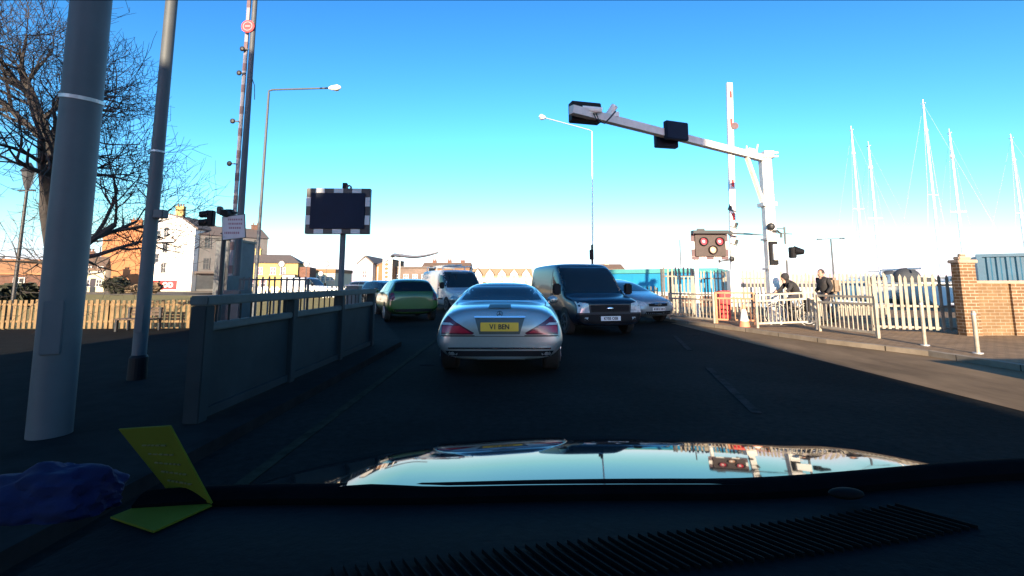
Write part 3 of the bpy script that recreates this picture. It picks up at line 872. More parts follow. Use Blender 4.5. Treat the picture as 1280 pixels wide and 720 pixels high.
# ---- silver roadster straight ahead
def roadster():
    t = thing('parked_roadster', 'silver two-door roadster with yellow rear plate waiting straight ahead', 'car', (-0.17, 8.95, 0.004))
    t.name = 'silver_roadster'
    def sec(zb, wlow, wm, zm, wsh, zs, wr, zr, zc, zl=None):
        zl = zl if zl is not None else zb + 0.1
        return [(0, zb), (wlow * 0.8, zb), (wlow, zl), (wm, (zl + zm) / 2 + .02), (wm, zm), (wsh, zs), (wr, zr), (wr * 0.55, zc), (0, zc + 0.008)]
    st = [
        (-2.27, sec(.30, .55, .60, .52, .56, .62, .40, .66, .68)),
        (-2.25, sec(.27, .72, .80, .52, .76, .66, .60, .74, .76)),
        (-2.19, sec(.25, .79, .86, .54, .82, .72, .66, .88, .915)),
        (-2.12, sec(.25, .80, .885, .55, .84, .76, .68, .925, .965)),
        (-1.75, sec(.24, .80, .91, .58, .865, .82, .72, .955, 1.0)),
        (-1.38, sec(.22, .80, .91, .60, .865, .86, .74, .965, 1.005)),
        (-1.22, sec(.22, .80, .91, .60, .865, .865, .735, 1.0, 1.035)),
        (-0.72, sec(.20, .80, .905, .60, .86, .88, .60, 1.245, 1.275)),
        (-0.50, sec(.20, .80, .90, .60, .86, .88, .575, 1.275, 1.305)),
        (-0.05, sec(.20, .80, .90, .60, .86, .88, .575, 1.27, 1.305)),
        (0.20, sec(.20, .80, .90, .60, .86, .88, .60, 1.22, 1.26)),
        (0.95, sec(.20, .80, .90, .60, .86, .87, .73, .93, .97)),
        (1.25, sec(.22, .80, .90, .58, .86, .80, .70, .86, .90)),
        (2.0, sec(.22, .76, .86, .54, .80, .68, .55, .72, .76)),
        (2.22, sec(.26, .6, .70, .50, .66, .58, .45, .62, .64)),
        (2.26, sec(.30, .5, .55, .48, .5, .55, .4, .58, .6)),
    ]
    o, bvh = loft_body('body', st, silver, t)
    # rear window and side glass
    rw = [(-.64, 1.035), (.64, 1.035), (.53, 1.225), (.46, 1.245), (-.46, 1.245), (-.53, 1.225)]
    patch(bvh, 'rear_window', rw, 'rear', glass_m, t, off=0.005)
    for sd in ('left', 'right'):
        patch(bvh, 'side_window', [(-.95, .99), (.62, .98), (.1, 1.2), (-.55, 1.225), (-.82, 1.17)], sd, glass_m, t)
    patch(bvh, 'windscreen', [(-.66, 1.0), (.66, 1.0), (.52, 1.22), (-.52, 1.22)], 'front', glass_m, t)
    # tail lamps: dark upper wedge and bright lower wedge
    for f in (lambda p: p, mir):
        patch(bvh, 'tail_lamp', f([(-.80, .60), (-.37, .60), (-.345, .622), (-.60, .765), (-.70, .835), (-.735, .845), (-.80, .75)]), 'rear', tail_dark, t, off=0.010, res=0.04)
        patch(bvh, 'tail_lamp_lens', f([(-.785, .625), (-.40, .625), (-.55, .715), (-.785, .715)]), 'rear', tail_red, t, off=0.017, res=0.04)
        patch(bvh, 'reversing_lens', f([(-.79, .725), (-.63, .725), (-.68, .755), (-.79, .755)]), 'rear', head_lamp, t, off=0.016, res=0.04)
        patch(bvh, 'exhaust_trim', f([(-.80, .295), (-.60, .285), (-.60, .305), (-.80, .325)]), 'rear', chrome, t, off=0.016, res=0.05)
        patch(bvh, 'lamp_trim', f([(-.80, .578), (-.34, .578), (-.34, .592), (-.80, .592)]), 'rear', dark_metal, t, off=0.006, res=0.05)
    # plate recess
    patch(bvh, 'plate_recess', [(-.345, .83), (-.275, .605), (.275, .605), (.345, .83)], 'rear', mat('recess_grey', (0.09, 0.11, 0.11), 0.4, metal=0.4), t, off=0.008, res=0.05)
    patch(bvh, 'recess_trim', [(-.35, .822), (.35, .822), (.352, .842), (-.352, .842)], 'rear', chrome, t, off=0.02, res=0.05)
    hit = bvh.ray_cast(Vector((0, -9, .705)), Vector((0, 1, 0)))[0]
    plate(t, (0, hit.y - 0.03, .705), plate_y, 'V1 BEN', tilt=R(-8), wdt=0.52, ht=0.118)
    # brake light bar, badge
    patch(bvh, 'high_brake_light', [(-.16, .945), (.16, .945), (.15, .985), (-.15, .985)], 'rear', dark_metal, t, off=0.014, res=0.05)
    hb = bvh.ray_cast(Vector((0, -9, .875)), Vector((0, 1, 0)))[0]
    b = MB(); b.ring((0, hb.y - 0.012, .875), (0, 1, 0), .042, .036, .01)
    for k in range(3):
        a = math.pi / 2 + 2 * math.pi * k / 3
        b.bar((0, hb.y - .012, .875), (math.cos(a) * .038, hb.y - .012, .875 + math.sin(a) * .038), .008, .008, up=Vector((0, 1, 0)))
    b.build('star_badge', chrome, t)
    # boot shut lines, bumper strip and valance
    patch(bvh, 'bumper_strip', [(-.70, .405), (.70, .405), (.70, .432), (-.70, .432)], 'rear', chrome, t, off=0.012, res=0.06)
    patch(bvh, 'bumper_groove', [(-.82, .572), (.82, .572), (.82, .58), (-.82, .58)], 'rear', dark_metal, t, off=0.003, res=0.06)
    patch(bvh, 'rear_valance', [(-.76, .235), (.76, .235), (.74, .385), (-.74, .385)], 'rear', black, t, off=0.006, res=0.06)
    patch(bvh, 'valance_trim', [(-.30, .268), (.35, .268), (.35, .282), (-.30, .282)], 'rear', silver, t, off=0.014, res=0.06)
    for f in (lambda p: p, mir):
        patch(bvh, 'boot_shut_line', f([(-.655, .855), (-.645, .855), (-.70, 1.0), (-.71, 1.0)]), 'rear', dark_metal, t, off=0.003, res=0.05)
    for sd in ('left', 'right'):
        patch(bvh, 'door_handle', [(-.62, .80), (-.42, .80), (-.42, .83), (-.62, .83)], sd, chrome, t, off=0.02)
    mirror(t, -.86, .5, .98, silver, -1); mirror(t, .86, .5, .98, silver, 1)
    wheels(t, bvh, (-1.36, 1.28), .885, .32, .24)
    # seats seen through nothing: roof seam
    patch(bvh, 'roof_seam', [(-.50, 1.262), (.50, 1.262), (.49, 1.268), (-.49, 1.268)], 'rear', dark_metal, t, off=0.003)
    return t
sl_car = roadster()

# ---- hatchbacks
def hatch(name, label, loc, rz, paint, glassm, front_plate=None, group=None, detail=True):
    t = thing(name, label, 'car', loc, rz, group)
    def sec(zb, wlow, wm, zm, wsh, zs, wr, zr, zc):
        return [(0, zb), (wlow * .8, zb), (wlow, zb + .1), (wm, (zb + .1 + zm) / 2 + .02), (wm, zm), (wsh + .012, zs - .06), (wsh, zs), (wr * .85 + wsh * .15, zr * .85 + zs * .15), (wr, zr), (wr * .72, zc), (0, zc + .01)]
    st = [
        (-2.08, sec(.34, .62, .70, .55, .66, .72, .5, .80, .84)),
        (-2.05, sec(.30, .72, .80, .56, .78, .80, .62, .92, .96)),
        (-1.98, sec(.27, .76, .86, .58, .83, .88, .66, 1.02, 1.06)),
        (-1.78, sec(.24, .77, .88, .60, .845, .93, .60, 1.30, 1.34)),
        (-1.58, sec(.22, .77, .88, .60, .845, .93, .58, 1.39, 1.43)),
        (-0.7, sec(.2, .77, .88, .60, .84, .93, .60, 1.42, 1.46)),
        (0.15, sec(.2, .77, .88, .60, .84, .92, .60, 1.38, 1.43)),
        (1.05, sec(.2, .77, .88, .60, .84, .90, .72, .98, 1.02)),
        (1.25, sec(.2, .77, .88, .60, .84, .86, .70, .94, .98)),
        (1.85, sec(.22, .74, .84, .56, .78, .72, .58, .80, .84)),
        (2.06, sec(.26, .66, .74, .52, .68, .62, .5, .68, .71)),
        (2.12, sec(.32, .52, .58, .48, .52, .56, .4, .60, .62)),
    ]
    o, bvh = loft_body('body', st, paint, t)
    patch(bvh, 'rear_window', [(-.66, 1.02), (.66, 1.02), (.57, 1.34), (-.57, 1.34)], 'rear', glassm, t)
    patch(bvh, 'windscreen', [(-.68, 1.03), (.68, 1.03), (.55, 1.36), (-.55, 1.36)], 'front', glassm, t)
    for sd in ('left', 'right'):
        patch(bvh, 'side_window', [(-.42, .98), (.78, .98), (.18, 1.33), (-.42, 1.36)], sd, glassm, t)
        patch(bvh, 'side_window', [(-1.5, 1.02), (-.5, .99), (-.5, 1.36), (-1.35, 1.31)], sd, glassm, t)
        for y in (-.55, -.02 - .55 + 1.25):
            pass
        patch(bvh, 'door_handle', [(-.36, .86), (-.18, .86), (-.18, .885), (-.36, .885)], sd, paint, t, off=.02)
    for f in (lambda p: p, mir):
        patch(bvh, 'tail_lamp', f([(-.84, .70), (-.62, .74), (-.66, .98), (-.80, .98)]), 'rear', tail_dark, t, off=.012)
        patch(bvh, 'head_lamp', f([(-.76, .60), (-.45, .58), (-.50, .70), (-.74, .78)]), 'front', head_lamp, t, off=.012)
    patch(bvh, 'grille', [(-.38, .56), (.38, .56), (.40, .65), (-.40, .65)], 'front', black, t, off=.008)
    patch(bvh, 'grille_bar', [(-.40, .645), (.40, .645), (.42, .67), (-.42, .67)], 'front', chrome, t, off=.014)
    patch(bvh, 'lower_intake', [(-.55, .30), (.55, .30), (.50, .40), (-.50, .40)], 'front', black, t, off=.008)
    patch(bvh, 'rear_bumper_trim', [(-.74, .34), (.74, .34), (.74, .44), (-.74, .44)], 'rear', black, t, off=.008)
    hf = bvh.ray_cast(Vector((0, 9, .61)), Vector((0, -1, 0)))[0]
    b = MB(); b.ring((0, hf.y + .022, .615), (0, 1, 0), .06, .045, .02); b.bar((-.05, hf.y + .022, .615), (.05, hf.y + .022, .615), .012, .012)
    b.build('round_badge', chrome, t)
    hf = bvh.ray_cast(Vector((0, 9, .46)), Vector((0, -1, 0)))[0]
    p = plate(t, (0, hf.y + .015, .47), plate_w, None, False)
    b = MB()
    for k in range(7): b.box((-.19 + k * .063 + (.02 if k > 3 else 0), -.009, 0), (.036, .004, .062))
    b.build('plate_text', plate_txt, p)
    hr = bvh.ray_cast(Vector((0, -9, .58)), Vector((0, 1, 0)))[0]
    if detail: plate(t, (0, hr.y - .012, .55), plate_y, None, True)
    MB().bar((-.02, -1.99, 1.06), (-.40, -1.95, 1.10), .02, .02).build('rear_wiper', black, t)
    mirror(t, -.84, .62, 1.0, paint, -1); mirror(t, .84, .62, 1.0, paint, 1)
    wheels(t, bvh, (-1.3, 1.28), .88, .31, .2)
    return t

hatch('green_hatchback', 'green hatchback with dark tinted rear glass ahead on the left', (-4.08, 18.3, .004), R(22), green_paint, glass_green, detail=False)
sv = hatch('silver_hatchback', 'pale silver hatchback half hidden behind the dark blue van', (3.8, 17.6, .004), R(180 + 26), silver2, glass_m)

# ---- vans
dark_rim = mat('dull_steel_rim', (0.08, 0.085, 0.09), 0.5, metal=.5)
def van(name, label, loc, rz, paint, L=4.3, W=1.8, H=1.86, text=None, rack=False, nose=None, side_glass=True):
    t = thing(name, label, 'van', loc, rz)
    hw = W / 2; k = H / 1.86; e = L / 2
    def sec(zb, wlow, wm, zm, wsh, zs, wr, zr, zc):
        return [(0, zb * k), (wlow * hw * .85, zb * k), (wlow * hw, (zb + .1) * k), (wm * hw, (zb + .1 + zm) / 2 * k), (wm * hw, zm * k), (wsh * hw, zs * k), ((wsh * .12 + wr * .88) * hw + .012, (zr * .88 + zs * .12) * k), ((wr - .02) * hw, (zr + .015) * k), (wr * hw * .84, (zc - .004) * k), (0, (zc + .012) * k)]
    st = [
        (-e, sec(.35, .86, .92, .7, .92, 1.0, .80, 1.68, 1.74)),
        (-e + .04, sec(.26, .92, .99, .7, .98, 1.05, .86, 1.76, 1.82)),
        (-e + .25, sec(.24, .93, 1.0, .7, .985, 1.05, .87, 1.78, 1.845)),
        (-e + 1.4, sec(.22, .93, 1.0, .7, .985, 1.05, .87, 1.80, 1.86)),
        (e - 2.05, sec(.22, .93, 1.0, .7, .985, 1.05, .86, 1.79, 1.855)),
        (e - 1.68, sec(.22, .93, 1.0, .7, .985, 1.04, .85, 1.76, 1.825)),
        (e - .95, sec(.22, .93, 1.0, .66, .98, .95, .90, .99, 1.04)),
        (e - .84, sec(.22, .93, 1.0, .66, .98, .92, .88, .97, 1.01)),
        (e - .18, sec(.24, .92, .98, .60, .95, .82, .84, .88, .93)),
        (e - .04, sec(.26, .88, .95, .58, .91, .75, .78, .82, .85)),
        (e, sec(.30, .80, .86, .55, .82, .70, .70, .76, .78)),
    ]
    o, bvh = loft_body('body', st, paint, t)
    P = lambda pts: [(x * hw, z * k) for x, z in pts]
    patch(bvh, 'windscreen', P([(-.90, 1.04), (.90, 1.04), (.84, 1.69), (.76, 1.75), (-.76, 1.75), (-.84, 1.69)]), 'front', glass_m, t)
    for f in (lambda p: p, mir):
        patch(bvh, 'head_lamp', P(f([(-.93, .58), (-.60, .58), (-.63, .80), (-.91, .84)])), 'front', head_lamp, t, off=.012)
        patch(bvh, 'fog_lamp', P(f([(-.74, .40), (-.64, .40), (-.64, .47), (-.74, .47)])), 'front', head_lamp, t, off=.012)
        patch(bvh, 'tail_lamp', P(f([(-.98, .75), (-.86, .75), (-.86, 1.15), (-.97, 1.15)])), 'rear', tail_dark, t, off=.012)
        m_ = MB(); sx_ = f([(1, 0)])[0][0]
        m_.box((sx_ * (hw + .12), e - 1.08, 1.14 * k), (.22, .13, .30), bev=.04)
        mo = m_.build('wing_mirror', black, t, smooth=True)
        MB().box((sx_ * (hw + .12), e - 1.01, 1.14 * k), (.17, .008, .24)).build('mirror_cap', black, mo)
    patch(bvh, 'grille', P([(-.55, .60), (.55, .60), (.57, .76), (-.57, .76)]), 'front', black, t, off=.008)
    patch(bvh, 'bumper', P([(-.94, .28), (.94, .28), (.95, .54), (-.95, .54)]), 'front', black, t, off=.012)
    patch(bvh, 'rear_window', P([(-.7, 1.12), (.7, 1.12), (.66, 1.6), (-.66, 1.6)]), 'rear', glass_green, t)
    hf = bvh.ray_cast(Vector((0, 9, .68 * k)), Vector((0, -1, 0)))[0]
    MB().ball((0, hf.y + .008, .68 * k), .085, (1, .2, .45)).build('oval_badge', chrome, t, smooth=True)
    for sd in ('left', 'right'):
        patch(bvh, 'side_window', [(e - 1.95, 1.10 * k), (e - 1.02, 1.10 * k), (e - 1.42, 1.58 * k), (e - 1.95, 1.62 * k)], sd, glass_m, t)
        patch(bvh, 'door_handle', [(e - 2.0, .98 * k), (e - 1.8, .98 * k), (e - 1.8, 1.01 * k), (e - 2.0, 1.01 * k)], sd, black, t, off=.02)
        patch(bvh, 'door_shut_line', [(e - 2.05, .35 * k), (e - 2.035, .35 * k), (e - 2.035, 1.68 * k), (e - 2.05, 1.68 * k)], sd, black, t, off=.003)
        patch(bvh, 'side_moulding', [(-e + .5, .52 * k), (e - 1.3, .52 * k), (e - 1.3, .58 * k), (-e + .5, .58 * k)], sd, black, t, off=.012)
    hp = bvh.ray_cast(Vector((0, 9, .44 * k)), Vector((0, -1, 0)))[0]
    plate(t, (0, hp.y + .025, .44 * k), plate_w, text, False)
    wheels(t, bvh, (-e + .85, e - .82), hw, .32, .2, dark_rim)
    if rack:
        zt = H
        for y in (-e + .5, -.4, .5):
            MB().bar((-hw * .8, y, zt + .16), (hw * .8, y, zt + .16), .05, .05).build('roof_bar', galv, t)
            for s in (-1, 1): MB().bar((s * hw * .78, y, zt - .08), (s * hw * .78, y, zt + .16), .04, .04).build('rack_foot', galv, t)
    return t
van('dark_blue_van', 'dark blue panel van with white front plate facing the viewer', (1.93, 14.05, .004), R(180 + 13), blue_paint, text='KY05 OSB')
wv = van('white_van', 'white panel van with roof rack facing left of the silver car', (-2.9, 24.0, .004), R(180 + 28), van_white, L=4.8, W=1.92, H=1.95, rack=True)
# load on the white van's roof rack
ld = thing('ladder', 'aluminium ladder lying on the roof rack of the white van', 'ladder', wv.location + Vector((0, 0, 2.16)), R(180 + 28))
for s in (-.2, .2): MB().box((s + .25, -.3, 0), (.04, 2.9, .07)).build('stile', galv, ld)
for k in range(10): MB().box((.25, -1.6 + k * .28, 0), (.38, .03, .03)).build('rung', galv, ld)

# cars further off
hatch('dark_hatchback', 'small dark hatchback in the far queue left of the green car', (-7.1, 27.5, .004), R(180 + 40), dark_car, glass_green)
hatch('dark_hatchback', 'second dark hatchback further back in the left queue beyond the parapet end', (-9.6, 33.0, .004), R(180 + 50), dark_car, glass_green)
van('parked_van', 'distant white van parked before the cream hall', (sx(388, 52), 52, 0), R(180 + 75), van_white, L=4.6, W=1.9, H=1.9)
# ------------------------------------------------------------------ street furniture, left
def col(px, Y): return at(px, HOR, Y).x
# thick steel column close by
x, y = gnd(52, 560).x + .05, gnd(52, 560).y
t = thing('steel_column', 'very thick grey steel column close by on the left', 'column', (x, y, 0.1))
t.rotation_euler = (0, R(-0.9), 0)
MB().tube([(0, 0, 0), (0, 0, 6.2)], 0.142, 32).build('shaft', grey_steel, t, smooth=True)
zt = at(80, 125, y).z - .1
MB().ring((0, 0, zt), (0.12, -.1, 1), .152, .130, .03, 32).build('strap', galv, t)
b = MB(); b.box((.06, -.128, .85), (.13, .03, .42), rz=R(25), bev=.006); b.build('access_door', grey_steel, t)
# slimmer pole with a black boot
g = gnd(171, 474, .1)
t = thing('lamp_column', 'slim grey pole with black base sleeve standing left of the parapet', 'pole', (g.x, g.y, .1))
MB().tube([(0, 0, 0), (0, 0, 3), (0, 0, 5.6)], [.078, .076, .07], 20).build('shaft', grey_steel, t, smooth=True)
MB().tube([(0, 0, 0), (0, 0, .27), (0, 0, .30)], [.105, .10, .08], 20).build('base_sleeve', black, t)
MB().box((.02, -.072, .75), (.08, .02, .34), rz=R(15), bev=.004).build('access_door', grey_steel, t)
z = at(190, 268, g.y).z - .1
MB().box((.13, -.02, z), (.13, .12, .11), bev=.01).build('junction_box', grey_steel, t)
z = at(180, 190, g.y).z - .1
MB().ring((0, 0, z), (0, 0, 1), .084, .07, .025, 20).build('strap', galv, t)

# black heritage lamp at far left
Y = 16.0
t = thing('heritage_lamp', 'black heritage lamp standard with lantern at the far left', 'street lamp', (col(19, Y), Y, 0.1))
zt = at(22, 222, Y).z
b = MB(); b.tube([(0, 0, 0), (0, 0, .5), (0, 0, .55), (0, 0, zt - .5)], [.11, .10, .06, .045], 12); b.build('post', dark_metal, t, smooth=True)
b = MB(); b.bar((-.3, 0, zt - .55), (.3, 0, zt - .55), .04); b.build('ladder_bar', dark_metal, t)
b = MB(); b.tube([(0, 0, zt - .5), (0, 0, zt - .3), (0, 0, zt + .1)], [.06, .12, .2], 6); b.build('lantern', win_m, t)
b = MB(); b.tube([(0, 0, zt + .1), (0, 0, zt + .28), (0, 0, zt + .42)], [.24, .12, .03], 6); b.build('lantern_cap', dark_metal, t)

# barrier machine on the left
Y = 14.0
bx = col(291, Y)
t = thing('raised_barrier', 'raised road barrier boom on the left with dark fittings and red disc', 'barrier', (bx, Y, 0))
# boom leans a little
def bp(px, py): return at(px, py, Y) - Vector((bx, Y, 0))
b0, b1 = bp(294, 345), bp(320, -40)
dv = (b1 - b0)
MB().tube([b0 + Vector((.04, 0, 0)), b1 + Vector((.04, 0, 0))], [.10, .065], 14).build('counter_tube', grey_steel, t, smooth=True)
offs = Vector((-.17, 0.05, 0))
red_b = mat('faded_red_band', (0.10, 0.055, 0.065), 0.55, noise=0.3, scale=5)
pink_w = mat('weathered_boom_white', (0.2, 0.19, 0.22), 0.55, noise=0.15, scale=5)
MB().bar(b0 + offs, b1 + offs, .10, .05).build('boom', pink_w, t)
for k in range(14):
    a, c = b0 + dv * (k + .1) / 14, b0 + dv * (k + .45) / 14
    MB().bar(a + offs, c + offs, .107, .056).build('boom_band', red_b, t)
b = MB()
for k, (px, py) in enumerate(((302, 92), (294, 152), (290, 205), (306, 62))):
    p = bp(px, py); b.ball(p + Vector((-.05, -.05, 0)), .08, (1, .7, 1), 8)
    b.bar(p + Vector((-.05, -.04, 0)), p + Vector((.12, -.02, 0)), .03)
b.build('boom_lamp', dark_metal, t)
p = bp(312, 35)
ds = MB().disc(p + Vector((0, -.09, 0)), (0, 1, 0), .20, .03).build('stop_disc', red_paint, t)
b = MB(); b.ring(p + Vector((0, -.11, 0)), (0, 1, 0), .15, .12, .01); b.box(p + Vector((0, -.11, 0)), (.16, .01, .05)); b.build('disc_symbol', pink_w, ds)
q = bp(314, 95)
b = MB(); b.tube([q, q + Vector((.12, 0, -.3)), q + Vector((.15, 0, -.75))], .012, 6); b.build('cable', dark_metal, t)
MB().box((0, .05, .55), (.75, .6, 1.1), bev=.03).build('drive_housing', grey_steel, t)

# signal post with signal heads, seen from the side, and the white sign
Y = 12.6
sxp = col(276, Y)
t = thing('signal_post', 'dark traffic signal post with hooded heads beside the left barrier', 'traffic signal', (sxp, Y, 0))
def q(px, py): return at(px, py, Y) - Vector((sxp, Y, 0))
MB().tube([(0, 0, .1), (0, 0, q(274, 262).z)], .055, 12).build('post', dark_metal, t, smooth=True)
b = MB()
c = q(264, 273); b.box(c, (.16, .16, .42), bev=.02)
for dz in (.12, -.10): b.tube([c + Vector((-.06, 0, dz)), c + Vector((-.28, -.02, dz - .02))], [.10, .085], 12)
b.build('signal_head', black, t, smooth=True)
b = MB(); c = q(287, 268); b.box(c, (.2, .2, .26), bev=.03); b.tube([c + Vector((0, -.05, 0)), c + Vector((.02, -.28, 0))], [.1, .095], 12); b.build('signal_head', black, t, smooth=True)
b = MB(); b.box(q(275, 263), (.13, .13, .2), bev=.02); b.bar(q(275, 268), q(297, 266), .05); b.bar(q(276, 292), q(290, 290), .035); b.build('bracket', dark_metal, t)
t = thing('instruction_sign', 'white rectangular sign with red lettering lines beneath the signal heads', 'sign', at(292, 284, Y - .15), R(-4))
MB().box((0, 0, 0), (.60, .02, .60), ry=R(-6), bev=.004).build('sign_face', sign_white, t)
MB().box((0, .012, 0), (.63, .02, .63), ry=R(-6)).build('sign_frame', dark_metal, t)
b = MB()
rnd2 = random.Random(3)
for r_, z in enumerate((.2, .09, -.02, -.15)):
    xx = -.22 if r_ == 3 else -.18 + .03 * r_
    while xx < .2 - .02 * r_:
        wv_ = rnd2.uniform(.03, .06); b.box((xx + wv_ / 2 + z * .1, -.0115, z), (wv_ * .8, .004, .05 if r_ < 3 else .06), ry=R(-6)); xx += wv_ + .008
b.build('lettering', sign_ink, t)

# dark cabinet and kiosk by the barrier
Y = 14.6
xa, xb = col(243, Y), col(281, Y)
t = thing('control_cabin', 'dark grey bridge control cabin behind the signal post', 'cabin', ((xa + xb) / 2, Y + .8, 0))
hz = at(268, 300, Y).z
cab_m = mat('cabin_grey', (0.10, 0.11, 0.12), 0.7, noise=0.2, scale=3)
MB().box((.27, 0, hz / 2), ((xb - xa) * .45, 1.5, hz), bev=.02).build('wall', cab_m, t)
MB().box((.27, 0, hz + .03), ((xb - xa) * .5, 1.6, .07)).build('roof', dark_metal, t)
MB().box((.27, -.77, 1.0), (.3, .03, 1.6)).build('door', grey_steel, t)
Y = 11.6
t = thing('equipment_cabinet', 'plain grey equipment cabinet beside the matrix sign post', 'cabinet', (col(439.5, Y), Y, 0))
MB().box((0, .2, .62), (.30, .3, 1.24), bev=.01).build('body', grey_steel, t)
MB().box((0, .04, .66), (.25, .02, 1.05), bev=.004).build('door', grey_steel, t)
MB().box((0, .2, 1.25), (.33, .35, .03)).build('top', galv, t)

# matrix sign
Y = 10.6
xm = col(424, Y)
t = thing('matrix_sign', 'blank dark electronic road sign with chequered black and white border', 'road sign', (xm, Y, 0), R(2))
zc = at(419, 264, Y).z; W_, H_ = 80 / F * Y * 1.0, 58 / F * Y
dx = col(419, Y) - xm
MB().tube([(0, .12, 0), (0, .12, zc + H_ * .48)], .062, 16).build('post', grey_steel, t, smooth=True)
MB().box((dx, .02, zc), (W_, .12, H_), bev=.01).build('backing_board', dark_metal, t)
MB().box((dx, -.055, zc), (W_ * .84, .04, H_ * .78), bev=.004).build('display_panel', screen, t)
chk = MB()
n1, n2 = 7, 5
for k in range(n1):
    if k % 2 == 1 :
        for s in (-1, 1): chk.box((dx - W_ / 2 + W_ * (k + .5) / n1, -.045, zc + s * H_ * .446), (W_ / n1, .012, H_ * .1))
    elif k in (0, 6): pass
for k in range(n2):
    if k % 2 == 1:
        for s in (-1, 1): chk.box((dx + s * W_ * .461, -.045, zc - H_ / 2 + H_ * (k + .5) / n2), (W_ * .072, .012, H_ / n2))
chk.build('border_check', mat('matt_border_white', (0.5, 0.5, 0.5), 0.7, noise=0.15), t)
b = MB(); b.box((0.02, .06, zc + H_ / 2 + .06), (.10, .1, .16), bev=.01); b.build('photocell', black, t)
MB().ring((.12, .03, zc + H_ / 2 + .03), (0, 1, 0), .06, .03, .05, 14).build('lifting_eye', dark_metal, t)

# street lamps
def street_lamp(label, px0, Y, pxt, pyt, pxa, pya, m=grey_steel, r=.07, Y2=None, group='tall street lamps', head=.5, z0=0.0):
    p0 = Vector((at(px0, 345, Y).x, Y, z0))
    t = thing('street_lamp', label, 'street lamp', p0, 0, group)
    top = at(pxt, pyt, Y) - p0; end = at(pxa, pya, Y2 or Y) - p0
    k = top + (end - top) * .06 + Vector((0, 0, .12))
    MB().tube([(0, 0, 0), (0, 0, 1.2), (0, 0, 1.3), top], [r * 1.3, r * 1.3, r, r * .6], 14).build('column', m, t, smooth=True)
    MB().tube([top, top + Vector((0, 0, .08)), k, end], r * .5, 10).build('arm', m, t, smooth=True)
    d = (end - top).normalized()
    b = MB()
    b.tube([end - d * head * .25, end, end + d * head * .5, end + d * head * .75], [.05, .10, .12, .04], 12)
    b.build('lamp_head', white, t, smooth=True)
    MB().ball(end + d * head * .35 + Vector((0, 0, -.07)), .13, (1, 1, .55), 12).build('lamp_bowl', mat_bowl, t, smooth=True)
    return t
mat_bowl = mat('lamp_bowl_glass', (0.75, 0.74, 0.7), 0.2, noise=0.05)
street_lamp('tall street lamp with long arm above the left barrier', 320, 19, 336, 116, 415, 110)
street_lamp('tall white street lamp reaching left behind the gantry', 741, 26, 740, 166, 680, 147, m=white, Y2=22, r=.045)
b_ = thing('street_lamp', 'distant double-armed street lamp among the masts', 'street lamp', (col(1043, 40), 40, 0), 0, 'tall street lamps')
zt = at(1043, 299, 40).z
MB().tube([(0, 0, 0), (0, 0, zt)], [.09, .06], 10).build('column', grey_steel, b_)
MB().bar((-.85, 0, zt), (.95, 0, zt + .08), .06).build('arm', grey_steel, b_)
for s in (-1, 1): MB().box((s * .95, 0, zt + .03 + .04 * s), (.4, .2, .1), bev=.02).build('lamp_head', grey_steel, b_)
# far signal behind the blue van
t = thing('traffic_signal', 'slim dark signal pole seen above the dark blue van roof', 'traffic signal', (col(741, 24), 24, 0))
zt = at(741, 306, 24).z
MB().tube([(0, 0, 0), (0, 0, zt)], .06, 10).build('post', dark_metal, t)
b = MB(); b.box((-.05, -.1, zt - .5), (.2, .16, .5), bev=.02); b.build('signal_head', black, t)
# thin post above the shed
t = thing('flag_pole', 'thin grey pole rising behind the turquoise shed', 'pole', (col(852, 42), 42, 0))
MB().tube([(0, 0, 0), (0, 0, at(852, 300, 42).z)], .05, 8).build('shaft', grey_steel, t)
MB().bar((0, 0, at(852, 324, 42).z), (.7, 0, at(852, 324, 42).z), .05).build('arm', grey_steel, t)
# small signs far left on slim posts
for px, py, Y, lab in ((352, 330, 46, 'round white sign on slim post before the yellow house'), (383, 330, 52, 'round white sign on slim post right of the yellow house'),
                       (408, 330, 56, 'round white sign on slim post before the cream hall roof'), (401, 342, 60, 'lowest round white sign before the cream hall wall')):
    p = at(px, py, Y)
    t = thing('round_sign', lab, 'sign', (p.x, Y, 0), 0, 'round signs far off on the left')
    MB().tube([(0, .05, 0), (0, .05, p.z)], .035, 8).build('post', grey_steel, t)
    MB().disc((0, 0, p.z), (0, 1, 0), .27, .04, 16).build('sign_face', white, t)
    MB().ring((0, 0, p.z), (0, 1, 0), .36, .26, .06, 16).build('sign_rim', dark_metal, t)

# ------------------------------------------------------------------ gantry, right
YG = 15.0
gx = at(966, 354, YG).x
t = thing('signal_gantry', 'white cantilever gantry reaching over the road with dark signal boxes', 'gantry', (gx, YG, PZ))
def G(px, py, Y): return at(px, py, Y) - Vector((gx, YG, PZ))
ptop = G(963, 194, YG)
MB().box((0, 0, ptop.z / 2), (.30, .30, ptop.z), bev=.03).build('post', white, t)
YE = YG * .735
A = Vector((0, 0, ptop.z - .12)); E = G(714, 137, YE)
E.z = A.z + (E.z - A.z)
aw = mat('gantry_arm_paint', (0.6, 0.59, 0.56), 0.5, noise=0.15, scale=4)
MB().bar(A, E, .17, .2).build('arm', aw, t)
